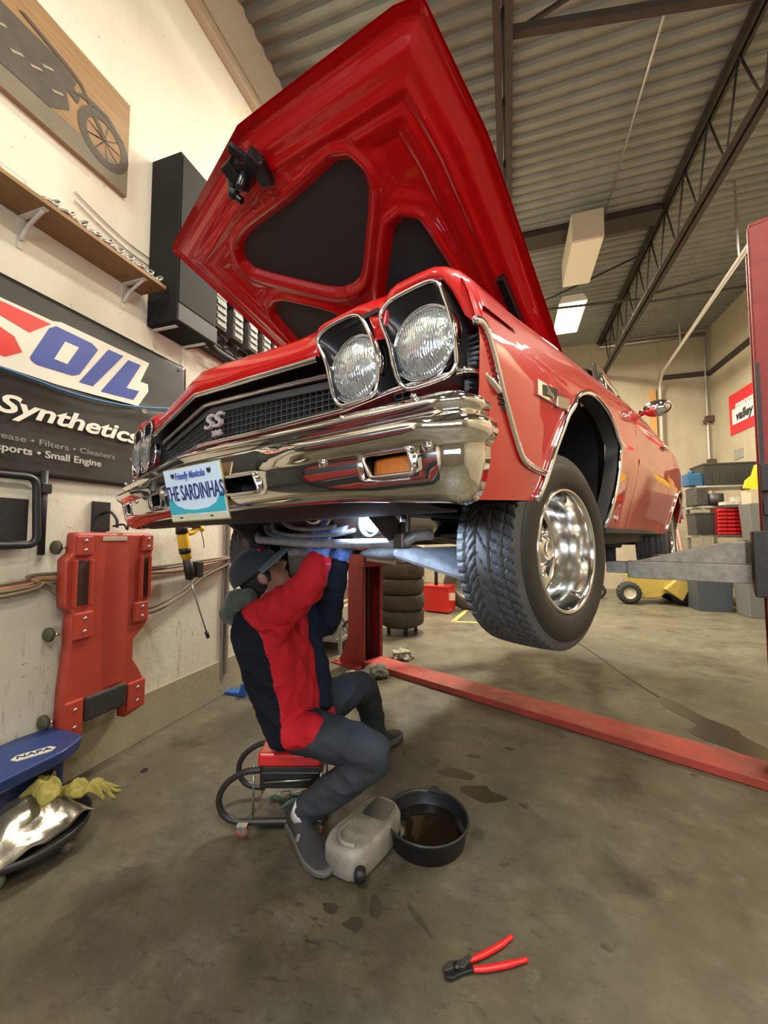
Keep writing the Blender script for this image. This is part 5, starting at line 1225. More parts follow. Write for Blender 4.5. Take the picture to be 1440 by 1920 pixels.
Mlogo = Matrix(((.774, .05, -.62, -.853), (-.63, .06, -.77, 1.508), (0, 1, 0, .060), (0, 0, 0, 1)))
lg = text_mb('S', .05, Mlogo, .003, .5, .001).build('shoe_emblem', mat('emblem_grey', (.30, .30, .28), .4), None); lg.parent = sh1; lg.matrix_parent_inverse = Matrix.Identity(4)
lg.matrix_parent_inverse = Matrix.Identity(4)
sk = MB().cyl((-.885, 1.598, .075), (-.862, 1.60, .13), .050, 16).build('sock', mat('sock_white', (.6, .6, .58), .9), None); reparent(sk)
# gloved hands with five fingers each
M_gl = mat('glove_blue', (.10, .20, .55), .45, bump=.2, bscale=90)
def hand(wrist, direction, palm_n, side, m, curl=.9):
    Dv = Vector(direction).normalized(); Nv = (Vector(palm_n) - Dv * Vector(palm_n).dot(Dv)).normalized(); Sv = Dv.cross(Nv) * side
    w0 = Vector(wrist); h_ = MB()
    limb(h_, [w0 - Dv * .05, w0, w0 + Dv * .03], [.034, .029, .030])
    for q in (-.026, -.009, .009, .026): limb(h_, [w0 + Dv * .015 + Sv * q * .7, w0 + Dv * .05 + Sv * q, w0 + Dv * .085 + Sv * q * 1.1], [.016, .0165, .0125], 10)
    for q, L_ in ((-.030, .058), (-.0105, .074), (.0105, .080), (.030, .070)):
        p = w0 + Dv * .085 + Sv * q * 1.12; a = .25; pts = [p]
        for sg in (.44, .32, .24):
            p = p + (Dv * cos(a) + Nv * sin(a)) * L_ * sg; pts.append(p); a += curl
        limb(h_, pts, [.0115, .0105, .0098, .0085], 10)
    p = w0 + Dv * .028 + Sv * .026; pts = [p, p + (Dv * .5 + Sv * .8 + Nv * .3).normalized() * .032, p + (Dv * .5 + Sv * .8 + Nv * .3).normalized() * .032 + (Dv * .85 + Sv * .1 + Nv * .5).normalized() * .032, p + (Dv * .5 + Sv * .8 + Nv * .3).normalized() * .032 + (Dv * .85 + Sv * .1 + Nv * .5).normalized() * .032 + (Dv * .6 - Sv * .2 + Nv * .7).normalized() * .024]
    limb(h_, pts, [.015, .013, .0115, .010], 10)
    return bake(h_, 'gloved_hand', m, person, .0035, 2)
hand((-.69, 1.368, 1.20), (.02, .03, 1), (.1, 1, 0), 1, M_gl, .7)
hand((-.785, 1.76, 1.16), (.35, -.1, 1), (.6, -1, 0), -1, M_gl, .8)
MB().tube([(-.692, 1.369, 1.165), (-.690, 1.368, 1.195)], [.040, .042], 16).build('glove_cuff', M_gl, None)
reparent(bpy.data.objects['glove_cuff'])
# ================================================================ rolling stool
s0 = Vector((-1.083, 1.554, 0)); sd_ = Vector((.953, .302, 0)); sn = Vector((-.302, .953, 0))
stool = empty('rolling_stool', tuple(s0), 0, 'low rolling mechanic stool with red padded seat and looped black tube frame', 'stool')
def st(a, b, z): return sd_ * a + sn * b + Vector((0, 0, z))
def sbox(a0, a1, b0, b1, z0, z1): return MB().add([st(a, b, z) for z in (z0, z1) for a, b in ((a0, b0), (a1, b0), (a1, b1), (a0, b1))], [(0, 3, 2, 1), (4, 5, 6, 7), (0, 1, 5, 4), (1, 2, 6, 5), (2, 3, 7, 6), (3, 0, 4, 7)])
sbox(0, .285, 0, .24, .270, .330).build('seat', mat('vinyl_red_seat', (.62, .02, .02), .28, coat=.4, bump=.1, bscale=30), stool, bevel=.014, seg=3)
M_fr = mat('stool_frame', (.035, .035, .035), .4, .4)
sbox(.005, .285, .005, .235, .245, .270).build('seat_frame', M_dark_steel, stool, bevel=.003)
sbox(.01, .275, .01, .23, .175, .245).build('tool_drawer', M_black_gloss, stool, bevel=.004)
MB().tube([st(.03, .004, .205), st(.24, .004, .218)], .004, 6).build('drawer_handle', M_bolt, stool)
for b_ in (.0, .24):
    P = smoothpath([st(.02, b_, .262), st(-.06, b_, .250), st(-.135, b_, .20), st(-.165, b_, .135), (st(-.145, b_, .075)), st(-.09, b_, .045), st(0, b_, .042), st(.15, b_, .045), st(.30, b_, .048)], 6)
    MB().tube(P, .0135, 10).build('tube_loop', M_fr, stool)
sbox(-.02, .30, .01, .23, .048, .056).build('bottom_tray', mat('tray_steel', (.16, .15, .13), .5, .5, noise=.4, nscale=30), stool)
for a_, b_ in ((-.02, .02), (.28, .02), (-.02, .22), (.28, .22)):
    MB().cyl(st(a_, b_, .05), st(a_, b_, .27), .005, 8).build('upright', M_bolt, stool)
for (a_, b_) in ((-.05, -.03), (.27, -.02), (-.03, .25), (.27, .25)):
    c = MB().prism([(-.022, .05), (.022, .05), (.012, .018), (-.004, .018)], lambda p, q: st(a_ + p, b_ - .014, q), lambda p, q: st(a_ + p, b_ + .014, q)).build('caster_fork', M_zinc, stool)
    MB().tube([st(a_, b_ - .009, .024), st(a_, b_ + .009, .024)], .024, 20).build('caster_wheel', mat('caster_pink', (.45, .12, .09), .5), c)
def small(name, mb, m, label, cat, group=None, **k): return mb.build(name, m, None, label, cat, group, **k)
for i in range(7):
    r_ = random.Random(40 + i); a, b_ = r_.uniform(.02, .22), r_.uniform(.02, .18); q = r_.uniform(0, 3)
    P = [s0 + st(a, b_, .062), s0 + st(a + .06 * cos(q), b_ + .04 * sin(q), .064 + .03 * r_.random()), s0 + st(a + .09 * cos(q), b_ + .05 * sin(q + .5), .066)]
    small('hand_tool', MB().tube(smoothpath(P, 4), .005, 6), [M_bolt, mat('tool_green', (.04, .16, .10), .4), M_dark_steel][i % 3], 'small hand tool lying in the bottom tray of the rolling stool', 'tool', 'hand tools in the stool tray')
# ================================================================ drain pan with oil
pan = empty('drain_pan', (-.362, 1.755, 0), 0, 'round black drain pan with dark oil on the floor by the mechanic', 'drain pan')
MB().lathe([(0, .004), (.152, .004), (.158, .012), (.170, .078), (.173, .090), (.180, .092), (.182, .084), (.178, .080), (.173, .080), (.160, .0), (0, 0)], 56).build('tub', mat('pan_black', (.016, .017, .018), .35, bump=.08, bscale=60), pan)
MB().lathe([(0, .030), (.160, .030)], 48).build('oil', mat('used_oil', (.012, .008, .004), .04, spec=.8), pan)
MB().prism([(-.03, .165), (.03, .165), (.018, .21), (-.018, .21)], lambda a, b: (a, b, .078), lambda a, b: (a, b, .090)).build('spout', M_black, pan, bevel=.004)
# grey oil jug lying flat
jg = empty('oil_drain_jug', (-.60, 1.60, 0), radians(-12), 'grey flat oil drain jug lying between the shoe and the drain pan', 'jug')
bd_ = [(-.10, -.10), (-.085, -.15), (-.03, -.17), (.05, -.165), (.085, -.12), (.11, .05), (.10, .16), (.05, .20), (-.03, .20), (-.075, .14)]
jo = [(p.x, p.y) for p in roundpoly([(a, b, 0) for a, b in bd_], .04, 4)]
M_jug = mat('jug_grey', (.30, .28, .25), .45, color2=(.15, .14, .12), nscale=9)
m = MB(); n = len(jo); R_ = []
for sc_, z in ((.93, 0), (1, .015), (1, .085), (.94, .105), (.86, .110)): R_.append([(a * sc_, b * sc_, z) for a, b in jo])
m.add([v for r in R_ for v in r], [(k * n + i, k * n + (i + 1) % n, (k + 1) * n + (i + 1) % n, (k + 1) * n + i) for k in range(4) for i in range(n)], True); m.add(R_[-1], [tuple(range(n))]); m.add(R_[0], [tuple(range(n))[::-1]])
m.build('jug_body', M_jug, jg)
MB().prism([(p.x, p.y) for p in roundpoly([(-.035, .04, 0), (.075, .05, 0), (.07, .165, 0), (-.03, .165, 0)], .02, 4)], lambda a, b: (a, b, .108), lambda a, b: (a, b, .113)).build('dark_window', mat('jug_window', (.06, .065, .05), .25), jg)
MB().tube(smoothpath([(-.045, -.02, .112), (-.05, -.09, .116), (-.01, -.135, .116), (.045, -.125, .114)], 5), .009, 8).build('moulded_handle', M_jug, jg)
MB().cyl((.075, -.135, .045), (.092, -.162, .04), .022, 16).build('cap', M_black, jg)
# side cutters
pli = empty('cable_cutters', (-.10, 1.275, .0), 0, 'red-handled cable cutters lying open on the bare concrete floor', 'cutters')
def pv(x, y, z=.010): return Vector((x + .10, y - 1.275, z))
for (pts, lab) in (([(-.140, 1.293), (-.105, 1.318), (-.05, 1.368), (-.015, 1.408)], 'a'), ([(-.125, 1.272), (-.09, 1.285), (-.03, 1.315), (.03, 1.350)], 'b')):
    MB().tube(smoothpath([pv(*p) for p in pts], 5), [.0085] * 4 + [.0095] * 8 + [.0075] * 4, 10, flat=(.8, 1)).build('handle_grip', mat('grip_red', (.55, .012, .015), .35), pli)
MB().prism([(-.205, 1.232), (-.198, 1.222), (-.180, 1.226), (-.150, 1.250), (-.118, 1.270), (-.124, 1.282), (-.155, 1.272), (-.178, 1.262)], lambda a, b: pv(a, b, .004), lambda a, b: pv(a, b, .014)).build('jaw', M_black_gloss, pli, bevel=.002)
MB().prism([(-.212, 1.246), (-.205, 1.234), (-.178, 1.252), (-.150, 1.262), (-.128, 1.300), (-.142, 1.306), (-.165, 1.280), (-.195, 1.268)], lambda a, b: pv(a, b, .008), lambda a, b: pv(a, b, .018)).build('jaw', mat('jaw_grey', (.05, .048, .042), .5, .5), pli, bevel=.002)
MB().cyl(pv(-.172, 1.258, .016), pv(-.172, 1.258, .022), .010, 14).build('pivot_bolt', M_black_gloss, pli)
small('oval_ring', MB().tube([(-1.94 + .016 * cos(t), 1.75 + .013 * sin(t), .004) for t in [2 * pi * k / 18 for k in range(18)]], .003, 6, closed=True), M_black, 'small dark open ring lying on the floor left of the stool', 'ring')
# ================================================================ left corner: creeper seat, caddy, gloves
sb = empty('blue_rolling_seat', (-2.00, 1.22, 0), radians(0), 'dark blue plastic rolling seat with a white badge at the left edge', 'rolling seat')
M_bl = mat('seat_blue', (.015, .035, .14), .4, bump=.1, bscale=80)
def bs(x, y, z): return Vector((x + 2.0, y - 1.22, z))
top = [(-2.22, .95), (-1.90, .95), (-1.90, 1.12), (-1.90, 1.30), (-1.955, 1.425), (-2.20, 1.435), (-2.23, 1.30)]
tp2 = [(p.x, p.y) for p in roundpoly([(a, b, 0) for a, b in top], .03, 4)]
MB().prism(tp2, lambda a, b: bs(-2.06 + (a + 2.06) * .94, 1.2 + (b - 1.2) * .95, .285), lambda a, b: bs(a, b, .345)).build('seat', M_bl, sb, bevel=.012, seg=3)
MB().box2(bs(-2.16, 1.0, .12), bs(-1.98, 1.36, .285)).build('base_box', mat('blue_dark', (.01, .02, .07), .5), sb, bevel=.02)
Mn = Matrix.Translation(bs(-1.995, 1.235, .348)) @ Matrix.Rotation(radians(62), 4, 'Z')
hx = [(-.075, 0), (-.055, .028), (.055, .028), (.075, 0), (.055, -.028), (-.055, -.028)]
MB().prism(hx, lambda a, b: Mn @ Vector((a, b, -.003)), lambda a, b: Mn @ Vector((a, b, .0)) ).build('badge', mat('badge_white', (.5, .49, .40), .5), sb)
text_mb('NAPA', .040, Mn @ Matrix.Translation((0, 0, .001)), .0008, 0, .0008, 1.1).build('badge_lettering', M_bl, sb)
for x, y in ((-2.17, 1.0), (-1.97, 1.0), (-2.17, 1.38), (-1.97, 1.38)):
    MB().lathe([(0, -.012), (.03, -.012), (.033, 0), (.03, .012), (0, .012)], 18, bs(x, y, .034), 'X').build('caster', M_rubber, sb); MB().cyl(bs(x, y, .05), bs(x, y, .13), .008, 8).build('caster_stem', M_bolt, sb)
cd_ = empty('parts_dolly', (-1.93, 1.17, 0), 0, 'low round black dolly on casters at the left edge of the floor', 'dolly')
MB().lathe([(0, .06), (.21, .06), (.225, .07), (.23, .10), (.222, .10), (.215, .08), (0, .08)], 44).build('tray', mat('dolly_black', (.02, .02, .02), .4), cd_)
for a in (-.9, .3, 1.9, 3.4):
    MB().lathe([(0, -.011), (.026, -.011), (.028, 0), (.026, .011), (0, .011)], 18, (.18 * cos(a), .18 * sin(a), .028), 'Y').build('caster', mat('caster_grey', (.12, .11, .09), .5), cd_); MB().cyl((.18 * cos(a), .18 * sin(a), .03), (.18 * cos(a), .18 * sin(a), .062), .007, 8).build('caster_stem', M_bolt, cd_)
sf = MB()
def foil(u, v):
    x = lerp(-.19, .17, u); y = lerp(-.20, .17, v)
    return Vector((-1.93 + x, 1.17 + y, .10 + .10 * sin(pi * u) ** .7 * sin(pi * v) ** .5 + .016 * mnoise.noise(Vector((x * 14, y * 14, 1))) * 2 + .01 * sin(u * 9 + v * 5)))
sf.grid(foil, 40, 40)
sf.build('heat_shield', mat('aluminium', (.62, .58, .48), .28, .9, bump=.2, bscale=40), None, 'dented silvery metal shield resting on the round black dolly', 'heat shield', solid=.003)
def glove(name, c, label, rz, seed):
    R = Matrix.Rotation(rz, 3, 'Z'); c = Vector(c); m_g = mat('glove_yellow', (.30, .26, .05), .8, color2=(.19, .165, .035), nscale=18, bump=.3)
    top = []; n = 44
    def rad(a):   # mitt outline: palm, four bunched fingers and a thumb
        r = .070 + .012 * cos(2 * a)
        for k, L_ in ((-.42, .060), (-.14, .075), (.14, .075), (.42, .060)): r += L_ * math.exp(-((a - k) / .10) ** 2)
        r += .045 * math.exp(-((a - 1.35) / .16) ** 2) + .045 * math.exp(-((abs(a) - pi) / .45) ** 2); return r
    def f(u, v):
        a = (u - .5) * 2 * pi; vv = v if v <= .5 else 1 - v; q = min(1, vv * 2); r = rad(a) * q ** .8; x, y = r * cos(a), r * sin(a) * .85
        k = mnoise.noise(Vector((x * 22 + seed, y * 22, 0))) * .035 + mnoise.noise(Vector((x * 50, y * 50, seed))) * .010
        z = .012 + .022 * (1 - q ** 3) + k * (1 - q * .4) - .45 * max(0, r - .07) ** 1.2 - (.014 if v > .5 else 0)
        return c + R @ Vector((x, y, z))
    return MB().grid(f, 120, 25, closeu=True).build(name, m_g, None, label, 'glove')
glove('work_glove', (-1.80, 1.32, .175), 'dirty yellow work glove drooping over the right side of the dolly', .3, 1.5)
glove('work_glove', (-1.90, 1.23, .215), 'dirty yellow work glove lying crumpled on the silvery shield', 2.7, 6.2)
small('bottle_cap', MB().lathe([(0, 0), (.03, 0), (.03, .03), (.026, .034), (0, .034)], 24, (-2.03, 1.08, .19)), mat('cap_white', (.65, .63, .55), .5), 'white round cap lying on the silvery shield at the left edge', 'cap')
bi = empty('blue_floor_item', (-2.16, 2.80, 0), 0, 'blue plastic bracket standing on the floor behind the mechanic', 'bracket')
MB().prism([(-.09, 0), (.12, 0), (.12, .10), (.08, .10), (.06, .03), (-.08, .02)], lambda a, b: (a, -.05, b), lambda a, b: (a, .05, b)).build('bracket_body', mat('bracket_blue', (.02, .09, .32), .4), bi, bevel=.004)
# ================================================================ around the left column
def crumple(name, c, r, m, label, seed):
    g = MB(); c = Vector(c)
    def f(u, v):
        th, ph = 2 * pi * u, pi * v; d = Vector((sin(ph) * cos(th), sin(ph) * sin(th), cos(ph) * .55))
        k_ = 1 + .55 * mnoise.noise(d * 2.2 + Vector((seed, 0, 0))) + .3 * mnoise.noise(d * 6 + Vector((0, seed, 0)))
        p = c + d * r * k_; p.z = max(.004, p.z); return p
    g.grid(f, 40, 24, closeu=True); return small(name, g, m, label, 'rag', 'crumpled rags at the left column base')
M_rag = mat('rag_cloth', (.36, .33, .24), .85, noise=.35, nscale=30)
crumple('shop_rag', (-1.19, 3.52, .04), .10, mat('rag_grey', (.22, .21, .17), .85, noise=.35, nscale=30), 'crumpled grey rag in front of the left lift column base', 1)
crumple('shop_rag', (-1.10, 4.10, .03), .10, M_rag, 'crumpled cream rag behind the red floor crossbeam by the column', 4)
crumple('shop_rag', (-1.40, 3.42, .02), .06, M_rag, 'small crumpled cream rag left of the grey one by the column', 8)
# stack of tires on a dolly
M_old = mat('old_tire', (.075, .065, .045), .75, noise=.3, nscale=20)
ty = MB()
def tf(u, v):
    a = 2 * pi * u; s_ = v * 2 * pi; r = .225 + .085 * abs(cos(s_)) ** .6 * (1 if cos(s_) > 0 else -1); z = .105 * abs(sin(s_)) ** .55 * (1 if sin(s_) > 0 else -1)
    if cos(s_) > .45:
        ph = (u * 46 + z * 4) % 1; r -= .007 * (ph < .3) * (abs(z) > .03); r -= .006 * (abs(abs(z) - .028) < .006)
    return (r * cos(a), r * sin(a), z)
ty.grid(tf, 230, 40, closeu=True, closev=True)
lb = ['bottom', 'second from bottom', 'middle', 'fourth from bottom', 'topmost']
t0 = None
for i in range(5):
    if i == 0: t0 = ty.build('tire', M_old); o = t0
    else: o = t0.copy(); COL.objects.link(o)
    o.location = (-1.41 + .008 * (i % 2), 5.20, .215 + .205 * i); o.rotation_euler = (0, 0, i * .7)
    tag(o, lb[i] + ' tire of the stack behind the left lift column', 'tire', 'tires stacked on the black dolly')
dl = empty('tire_dolly', (-1.41, 5.20, 0), 0, 'black dolly with caster legs under the tire stack', 'dolly')
MB().lathe([(0, .085), (.22, .085), (.24, .095), (.24, .11), (0, .11)], 32).build('disc', M_black, dl)
for k_ in range(5):
    a = k_ * 2 * pi / 5 + .3; MB().box((.20 * cos(a), .20 * sin(a), .065), (.035, .035, .045)).lathe([(0, -.012), (.025, -.012), (.025, .012), (0, .012)], 14, (.20 * cos(a), .20 * sin(a), .026), 'Y').build('caster', M_black, dl)
# red tool box with a wheel balancer behind
rb = empty('red_floor_box', (-1.15, 6.75, 0), radians(-12), 'red steel box with white tag behind the tire stack', 'box')
MB().box2((-.24, -.16, .02), (.22, .16, .44)).build('case', mat('box_red', (.50, .015, .012), .35, coat=.3), rb, bevel=.008)
MB().box2((-.24, -.17, .42), (.22, .17, .45)).build('lid', mat('box_red', (.50, .015, .012), .35, coat=.3), rb, bevel=.004)
MB().box((.26, -.10, .28), (.10, .01, .12), rz=.5).build('paper_tag', mat('tag_pink', (.7, .45, .36), .6), rb)
MB().cyl((-.06, 0, .45), (-.06, 0, .85), .03, 10).box2((-.22, -.14, .80), (.30, .14, .82)).build('tray_post', M_dark_steel, rb)
for k_ in range(6):
    rr = random.Random(k_); small('small_part', MB().tube([(-1.35 + .08 * k_, 6.68 + .04 * rr.random(), .825), (-1.33 + .08 * k_, 6.72, .87 + .03 * rr.random())], .014, 8), [M_bolt, M_zinc][k_ % 2], 'small metal part on the tray above the red box', 'part', 'metal parts on the tray behind the tires')
bw = empty('spare_wheel', (-.72, 7.1, .42), 0, 'large dark wheel standing behind the red box', 'wheel')
MB().lathe([(.22, -.10), (.36, -.12), (.41, -.08), (.42, 0), (.41, .08), (.36, .12), (.22, .10)], 48, axis='Y').build('tire', M_old, bw)
MB().lathe([(0, -.02), (.10, -.03), (.16, -.05), (.21, -.06), (.22, -.09)], 36, axis='Y').build('rim', mat('rim_grey', (.22, .2, .16), .45, .6), bw)
MB().lathe([(0, -.07), (.05, -.07), (.06, -.03)], 20, axis='Y').build('hub', M_dark_steel, bw)
small('red_jack', MB().prism([(-.12, 0), (.12, 0), (.10, .45), (-.06, .45)], lambda a, b: (-.28 + a, 7.0, b), lambda a, b: (-.28 + a, 7.3, b)), mat('box_red', (.50, .015, .012), .35, coat=.3), 'red steel cabinet partly hidden behind the front tire', 'cabinet', bevel=.01)
# workbench / rack behind the mechanic
wb = empty('storage_rack', (-1.95, 4.35, 0), 0, 'metal storage rack full of parts behind the mechanic', 'rack')
for x, y in ((-.28, -.30), (.16, -.30), (-.28, .5), (.16, .5)): MB().box((x, y, .75), (.035, .035, 1.5)).build('post', M_zinc, wb)
for z in (.12, .52, 1.0, 1.45): MB().box2((-.29, -.31, z), (.17, .51, z + .03)).build('shelf', mat('bench_wood', (.38, .27, .14), .6, noise=.2) if z == .52 else M_zinc, wb)
for i in range(16):
    rr = random.Random(100 + i); z = (.15, .55, 1.03)[i % 3]; x, y = -1.95 + rr.uniform(-.22, .12), 4.35 + rr.uniform(-.26, .4); h_ = rr.uniform(.08, .3); r_ = rr.uniform(.03, .07)
    g = MB()
    if i % 3 == 0: g.tube([(x - .1, y, z + .03), (x, y + .05, z + .02 + h_ * .5), (x + .1, y, z + .02)], r_ * .3, 8)
    elif i % 3 == 1: g.lathe([(0, 0), (r_, 0), (r_ * 1.05, h_ * .7), (r_ * .4, h_ * .85), (r_ * .4, h_), (0, h_)], 16, (x, y, z))
    else: g.box((x, y, z + h_ / 2), (r_ * 2.4, r_ * 2, h_), rz=rr.uniform(-.5, .5))
    o = small('stored_part', g, [M_zinc, M_dark_steel, mat('part_rust', (.12, .07, .04), .7), m_case, mat('part_pale', (.45, .42, .33), .6), M_black][i % 6],
          ['bent metal tube stored on the rack behind the mechanic', 'small can or bottle stored on the rack behind the mechanic', 'small box stored on the rack behind the mechanic'][i % 3],
          ['tube', 'can', 'box'][i % 3], ['tubes', 'cans', 'boxes'][i % 3] + ' on the rack behind the mechanic')
# ================================================================ far right: shelving, tubs, small tractor
rk2 = empty('parts_shelving', (3.87, 9.1, 0), 0, 'grey steel shelving with bins beside the far right wall', 'shelving')
for x, y in ((-.42, -.3), (.5, -.3), (-.42, .35), (.5, .35)): MB().box((x, y, 1.1), (.05, .04, 2.2)).build('post', M_zinc, rk2)
for z in (.35, 1.25, 1.80, 2.18): MB().box2((-.5, -.33, z), (.55, .38, z + .035)).build('shelf', mat('shelf_steel', (.4, .39, .35), .4, .4), rk2)
def tub(name, x, y, z, w_, d_, h_, m, label, cat='bin', group=None, taper=.88):
    g = MB().prism([(-w_ / 2 * taper, -d_ / 2 * taper), (w_ / 2 * taper, -d_ / 2 * taper), (w_ / 2 * taper, d_ / 2 * taper), (-w_ / 2 * taper, d_ / 2 * taper)], lambda a, b: (x + a, y + b, z), lambda a, b: (x + a / taper, y + b / taper, z + h_))
    g.box2((x - w_ / 2 - .012, y - d_ / 2 - .012, z + h_ - .03), (x + w_ / 2 + .012, y + d_ / 2 + .012, z + h_))
    for k_ in range(8): g.box((x - w_ / 2 * .85 + w_ * .85 * k_ / 7, y - d_ / 2 * .97, z + h_ * .5), (.012, .012, h_ * .8))
    return small(name, g, m, label, cat, group, bevel=.004)
M_tub = mat('tub_black', (.03, .03, .028), .45)
tub('storage_tub', 3.86, 9.0, 2.22, .82, .55, .40, M_tub, 'large black ribbed tub on the top of the far shelving')
tub('storage_tub', 3.46, 8.92, 1.29, .34, .4, .42, M_tub, 'black bin at the left of the middle shelf of the far shelving')
tub('storage_tub', 3.44, 8.92, .39, .34, .4, .42, M_tub, 'black bin at the left of the lowest shelf of the far shelving')
small('steel_pot', MB().lathe([(0, 0), (.13, 0), (.13, .22), (.12, .22), (.12, .03), (0, .03)], 24, (3.66, 8.85, 1.84)), M_dark_steel, 'dark round pot on the upper shelf under the large black tub', 'pot')
small('blue_can', MB().box((3.36, 8.95, 2.34), (.26, .25, .24)).cyl((3.34, 8.95, 2.46), (3.34, 8.95, 2.52), .05, 14), mat('can_blue', (.015, .08, .17), .4), 'blue plastic jug left of the large black tub', 'jug', bevel=.02)
small('stacked_parts', MB().box((3.40, 8.9, 2.01), (.22, .3, .34), rz=.2), mat('dark_parts', (.06, .055, .05), .6, noise=.5, nscale=20), 'dark boxy part at the left end of the upper shelf', 'part', bevel=.02)
og = empty('drawer_organiser', (3.80, 8.62, 1.29), 0, 'red small-parts organiser full of bins on the far shelving', 'organiser')
MB().box2((-.22, 0, 0), (.30, .22, .50)).build('cabinet', mat('organiser_dark', (.10, .006, .006), .5), og)
for i in range(7):
    for k_ in range(4): MB().prism([(0, 0), (-.05, .01), (-.06, .045), (0, .055)], lambda a, b: (-.21 + k_ * .127, a, .012 + i * .069 + b), lambda a, b: (-.21 + k_ * .127 + .115, a, .012 + i * .069 + b)).build('small_bin', mat('bin_red', (.62, .015, .02), .35, coat=.3), og)
small('rag_pile', MB().box((3.90, 8.60, 1.86), (.5, .22, .06), rz=.1).box((3.98, 8.58, 1.93), (.35, .2, .08), rz=-.1), mat('paper_pile', (.5, .47, .38), .7, noise=.4, nscale=14), 'pale folded papers piled above the red organiser', 'papers')
small('cardboard_box', MB().box((4.08, 8.35, 1.95), (.36, .3, .24)), mat('cardboard', (.42, .36, .25), .7), 'open cardboard box beside the yellow bag', 'box')
small('yellow_bag', MB().prism([(-.20, 0), (.02, -.06), (.17, .0), (.20, .22), (.08, .42), (.0, .40), (-.06, .22), (-.16, .14)], lambda a, b: (4.03 + a, 8.22, 2.10 + b), lambda a, b: (4.05 + a * .9, 8.38, 2.10 + b)), mat('bag_yellow', (.72, .55, .02), .4, bump=.4, bscale=14), 'bright yellow plastic bag on the right beside the lift column', 'bag')
small('grey_bin', MB().prism([(-.17, -.15), (.17, -.15), (.17, .15), (-.17, .15)], lambda a, b: (4.02 + a * .9, 8.30 + b, 1.20), lambda a, b: (4.02 + a * 1.1, 8.30 + b * 1.1, 1.82)), mat('bin_grey', (.13, .13, .12), .5), 'grey plastic bin above the lift arm by the red column', 'bin', bevel=.01)
for i, (x, y, h_, w_, lab) in enumerate(((3.30, 8.35, .86, .55, 'dark blue-grey plastic bin standing on the floor behind the lift arm'), (3.80, 7.9, .98, .52, 'taller grey plastic bin on the floor at the right edge'))):
    small('floor_bin', MB().prism([(-.5, -.45), (.5, -.45), (.5, .45), (-.5, .45)], lambda a, b: (x + a * w_ * .86, y + b * w_ * .86, 0), lambda a, b: (x + a * w_, y + b * w_, h_)).box2((x - w_ / 2 - .01, y - w_ * .46, h_ - .04), (x + w_ / 2 + .01, y + w_ * .46, h_)),
          mat('bin_slate' if i == 0 else 'bin_grey', (.05, .06, .07) if i == 0 else (.13, .13, .12), .5), lab, 'bin', bevel=.008)
small('brake_fluid_jar', MB().lathe([(0, 0), (.06, 0), (.065, .10), (.05, .12), (.05, .15), (0, .15)], 16, (3.20, 8.66, .76)), mat('jar_pink', (.5, .2, .15), .4), 'small pinkish jar hanging between the lower bins of the shelving', 'jar')
for i, (x, rr, lab) in enumerate(((2.75, .035, 'dark hose hanging by the rear of the car'), (2.85, .02, 'thin pipe standing by the rear of the car'), (2.92, .03, 'pinkish pole leaning by the rear of the car'))):
    small('leaning_pole', MB().tube([(x + .28, 9.35, 1.9 - .2 * i), (x + .36, 9.3, .9), (x + .38, 9.28, .02)], rr, 8), [M_rubber, M_zinc, mat('pole_pink', (.4, .2, .16), .6)][i], lab, 'pole', 'poles behind the rear wheel')
tr_ = empty('yellow_lawn_tractor', (2.65, 8.75, 0), 0, 'small yellow machine on knobbly tires beyond the lift arm', 'lawn tractor')
m_ty = mat('tractor_yellow', (.42, .30, .06), .5, noise=.2)
MB().prism([(-.45, .22), (-.35, .10), (.0, .12), (.1, .22), (.30, .16), (.42, .24), (.48, .52), (-.45, .52)], lambda a, b: (a, -.12, b), lambda a, b: (a, .35, b)).build('deck', m_ty, tr_, bevel=.02)
MB().prism([(.05, .30), (.32, .10), (.5, .45), (.3, .55)], lambda a, b: (a, -.25, b), lambda a, b: (a, -.12, b)).build('fender', m_ty, tr_, bevel=.015)
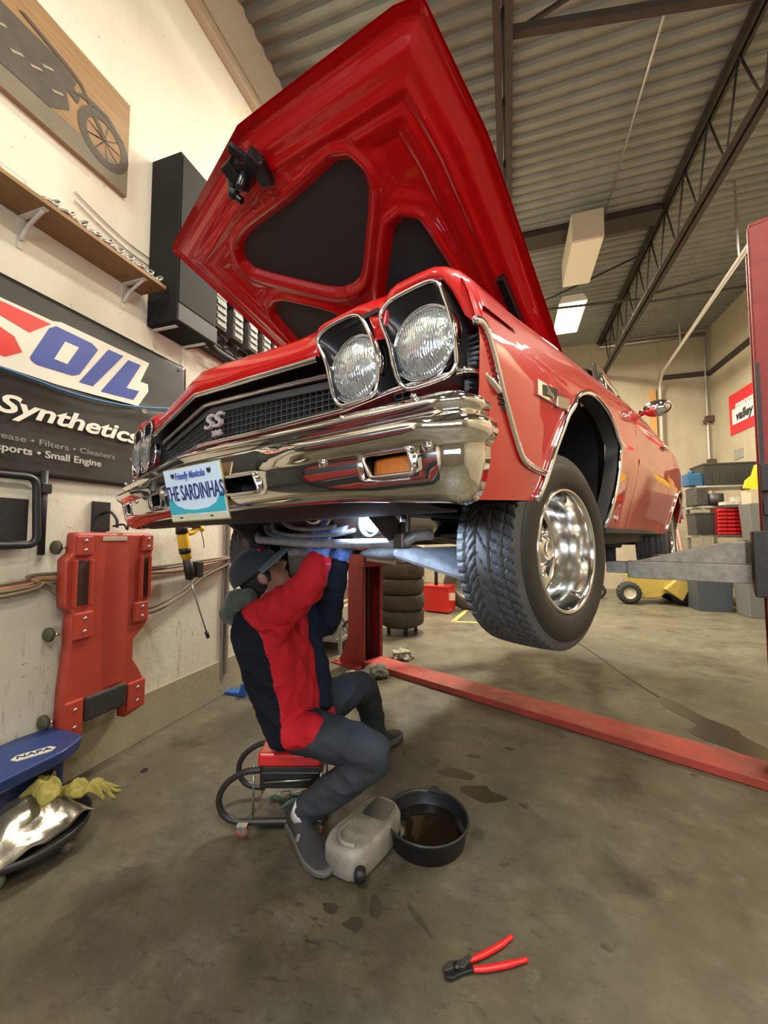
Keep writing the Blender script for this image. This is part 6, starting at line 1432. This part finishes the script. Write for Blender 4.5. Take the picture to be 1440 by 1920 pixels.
def knob(x, y, r, w_, nm):
    g = MB()
    def f(u, v):
        th = 2 * pi * u; rr = r * (1 - .16 * abs(2 * v - 1) ** 3) - (.035 * r / .2 if ((u * 18 + abs(v - .5) * 1.4) % 1) < .4 else 0); return (x + rr * sin(th), y + (v - .5) * w_, r + rr * cos(th))
    g.grid(f, 144, 14, closeu=True); t_ = g.build('tire', M_rubber, tr_)
    MB().lathe([(0, -.03), (.04, -.05), (r * .42, -.02), (r * .5, -w_ * .42), (r * .54, -w_ * .47)], 28, (x, y, r), 'Y').build('rim', mat('rim_cream', (.5, .46, .33), .5), t_)
    MB().lathe([(r * .5, -w_ * .44), (r * .6, -w_ * .52), (r * .84, -w_ * .50), (r * .9, -w_ * .4)], 28, (x, y, r), 'Y').build('sidewall', M_rubber, t_)
knob(-.52, -.18, .21, .17, 'f'); knob(.42, .0, .25, .20, 'r'); knob(-.95, .35, .16, .14, 'ff'); knob(.38, .5, .25, .2, 'rr')
# ================================================================ small LED work light resting in the engine bay, lighting the underside
wl = empty('work_light', tuple(MC @ Vector((.26, .41, .330))), radians(-50), 'small LED work light tucked under the front of the car', 'work light')
MB().box((0, 0, 0), (.12, .02, .03)).build('body', M_black, wl, bevel=.004)
MB().box((0, .0112, 0), (.10, .002, .022)).build('led_strip', mat('led', (1, 1, 1), .5, emit=(.72, .85, 1), estr=30), wl)
area_light('led_light', (0, .02, 0), (.10, .03), 9, (.62, .78, 1.0), (radians(60), 0, 0), wl)
for o in bpy.data.objects:
    if o.type == 'LIGHT': o.data.use_shadow = True
bpy.context.view_layer.update()

# ================================================================ unseen dark storage added along the left wall to darken the chrome reflections
tc = empty('added_tool_chest', (-1.9, -.9, 0), 0, 'tall dark tool chest added unseen along the left wall, darkening the chrome', 'tool chest')
MB().box2((-.33, -1.1, .08), (.25, 1.0, 1.75)).build('case', mat('chest_dark', (.02, .022, .028), .35, .2), tc, bevel=.01)
for i in range(5):
    d_ = MB().box2((.25, -1.06, .14 + i * .32), (.265, .96, .43 + i * .32)).build('drawer', mat('chest_red', (.22, .012, .01), .35, coat=.3) if i in (1, 3) else mat('chest_dark', (.02, .022, .028), .35, .2), tc)
    MB().box2((.265, -1.0, .39 + i * .32), (.28, .9, .41 + i * .32)).build('handle', M_chrome, d_)
for sy in (-.95, .85): MB().lathe([(0, -.02), (.04, -.02), (.04, .02), (0, .02)], 16, (0, sy, .04), 'Y').build('caster', M_rubber, tc)
MB().box2((-2.245, -2.0, 2.1), (-1.85, .15, 2.9)).build('added_upper_cabinet', mat('upper_cab_grey', (.06, .06, .065), .4), None, 'dark unseen cabinet added above the tool chest, darkening the chrome', 'cabinet', bevel=.01)  # added out of view as a dark shape for the chrome to reflect
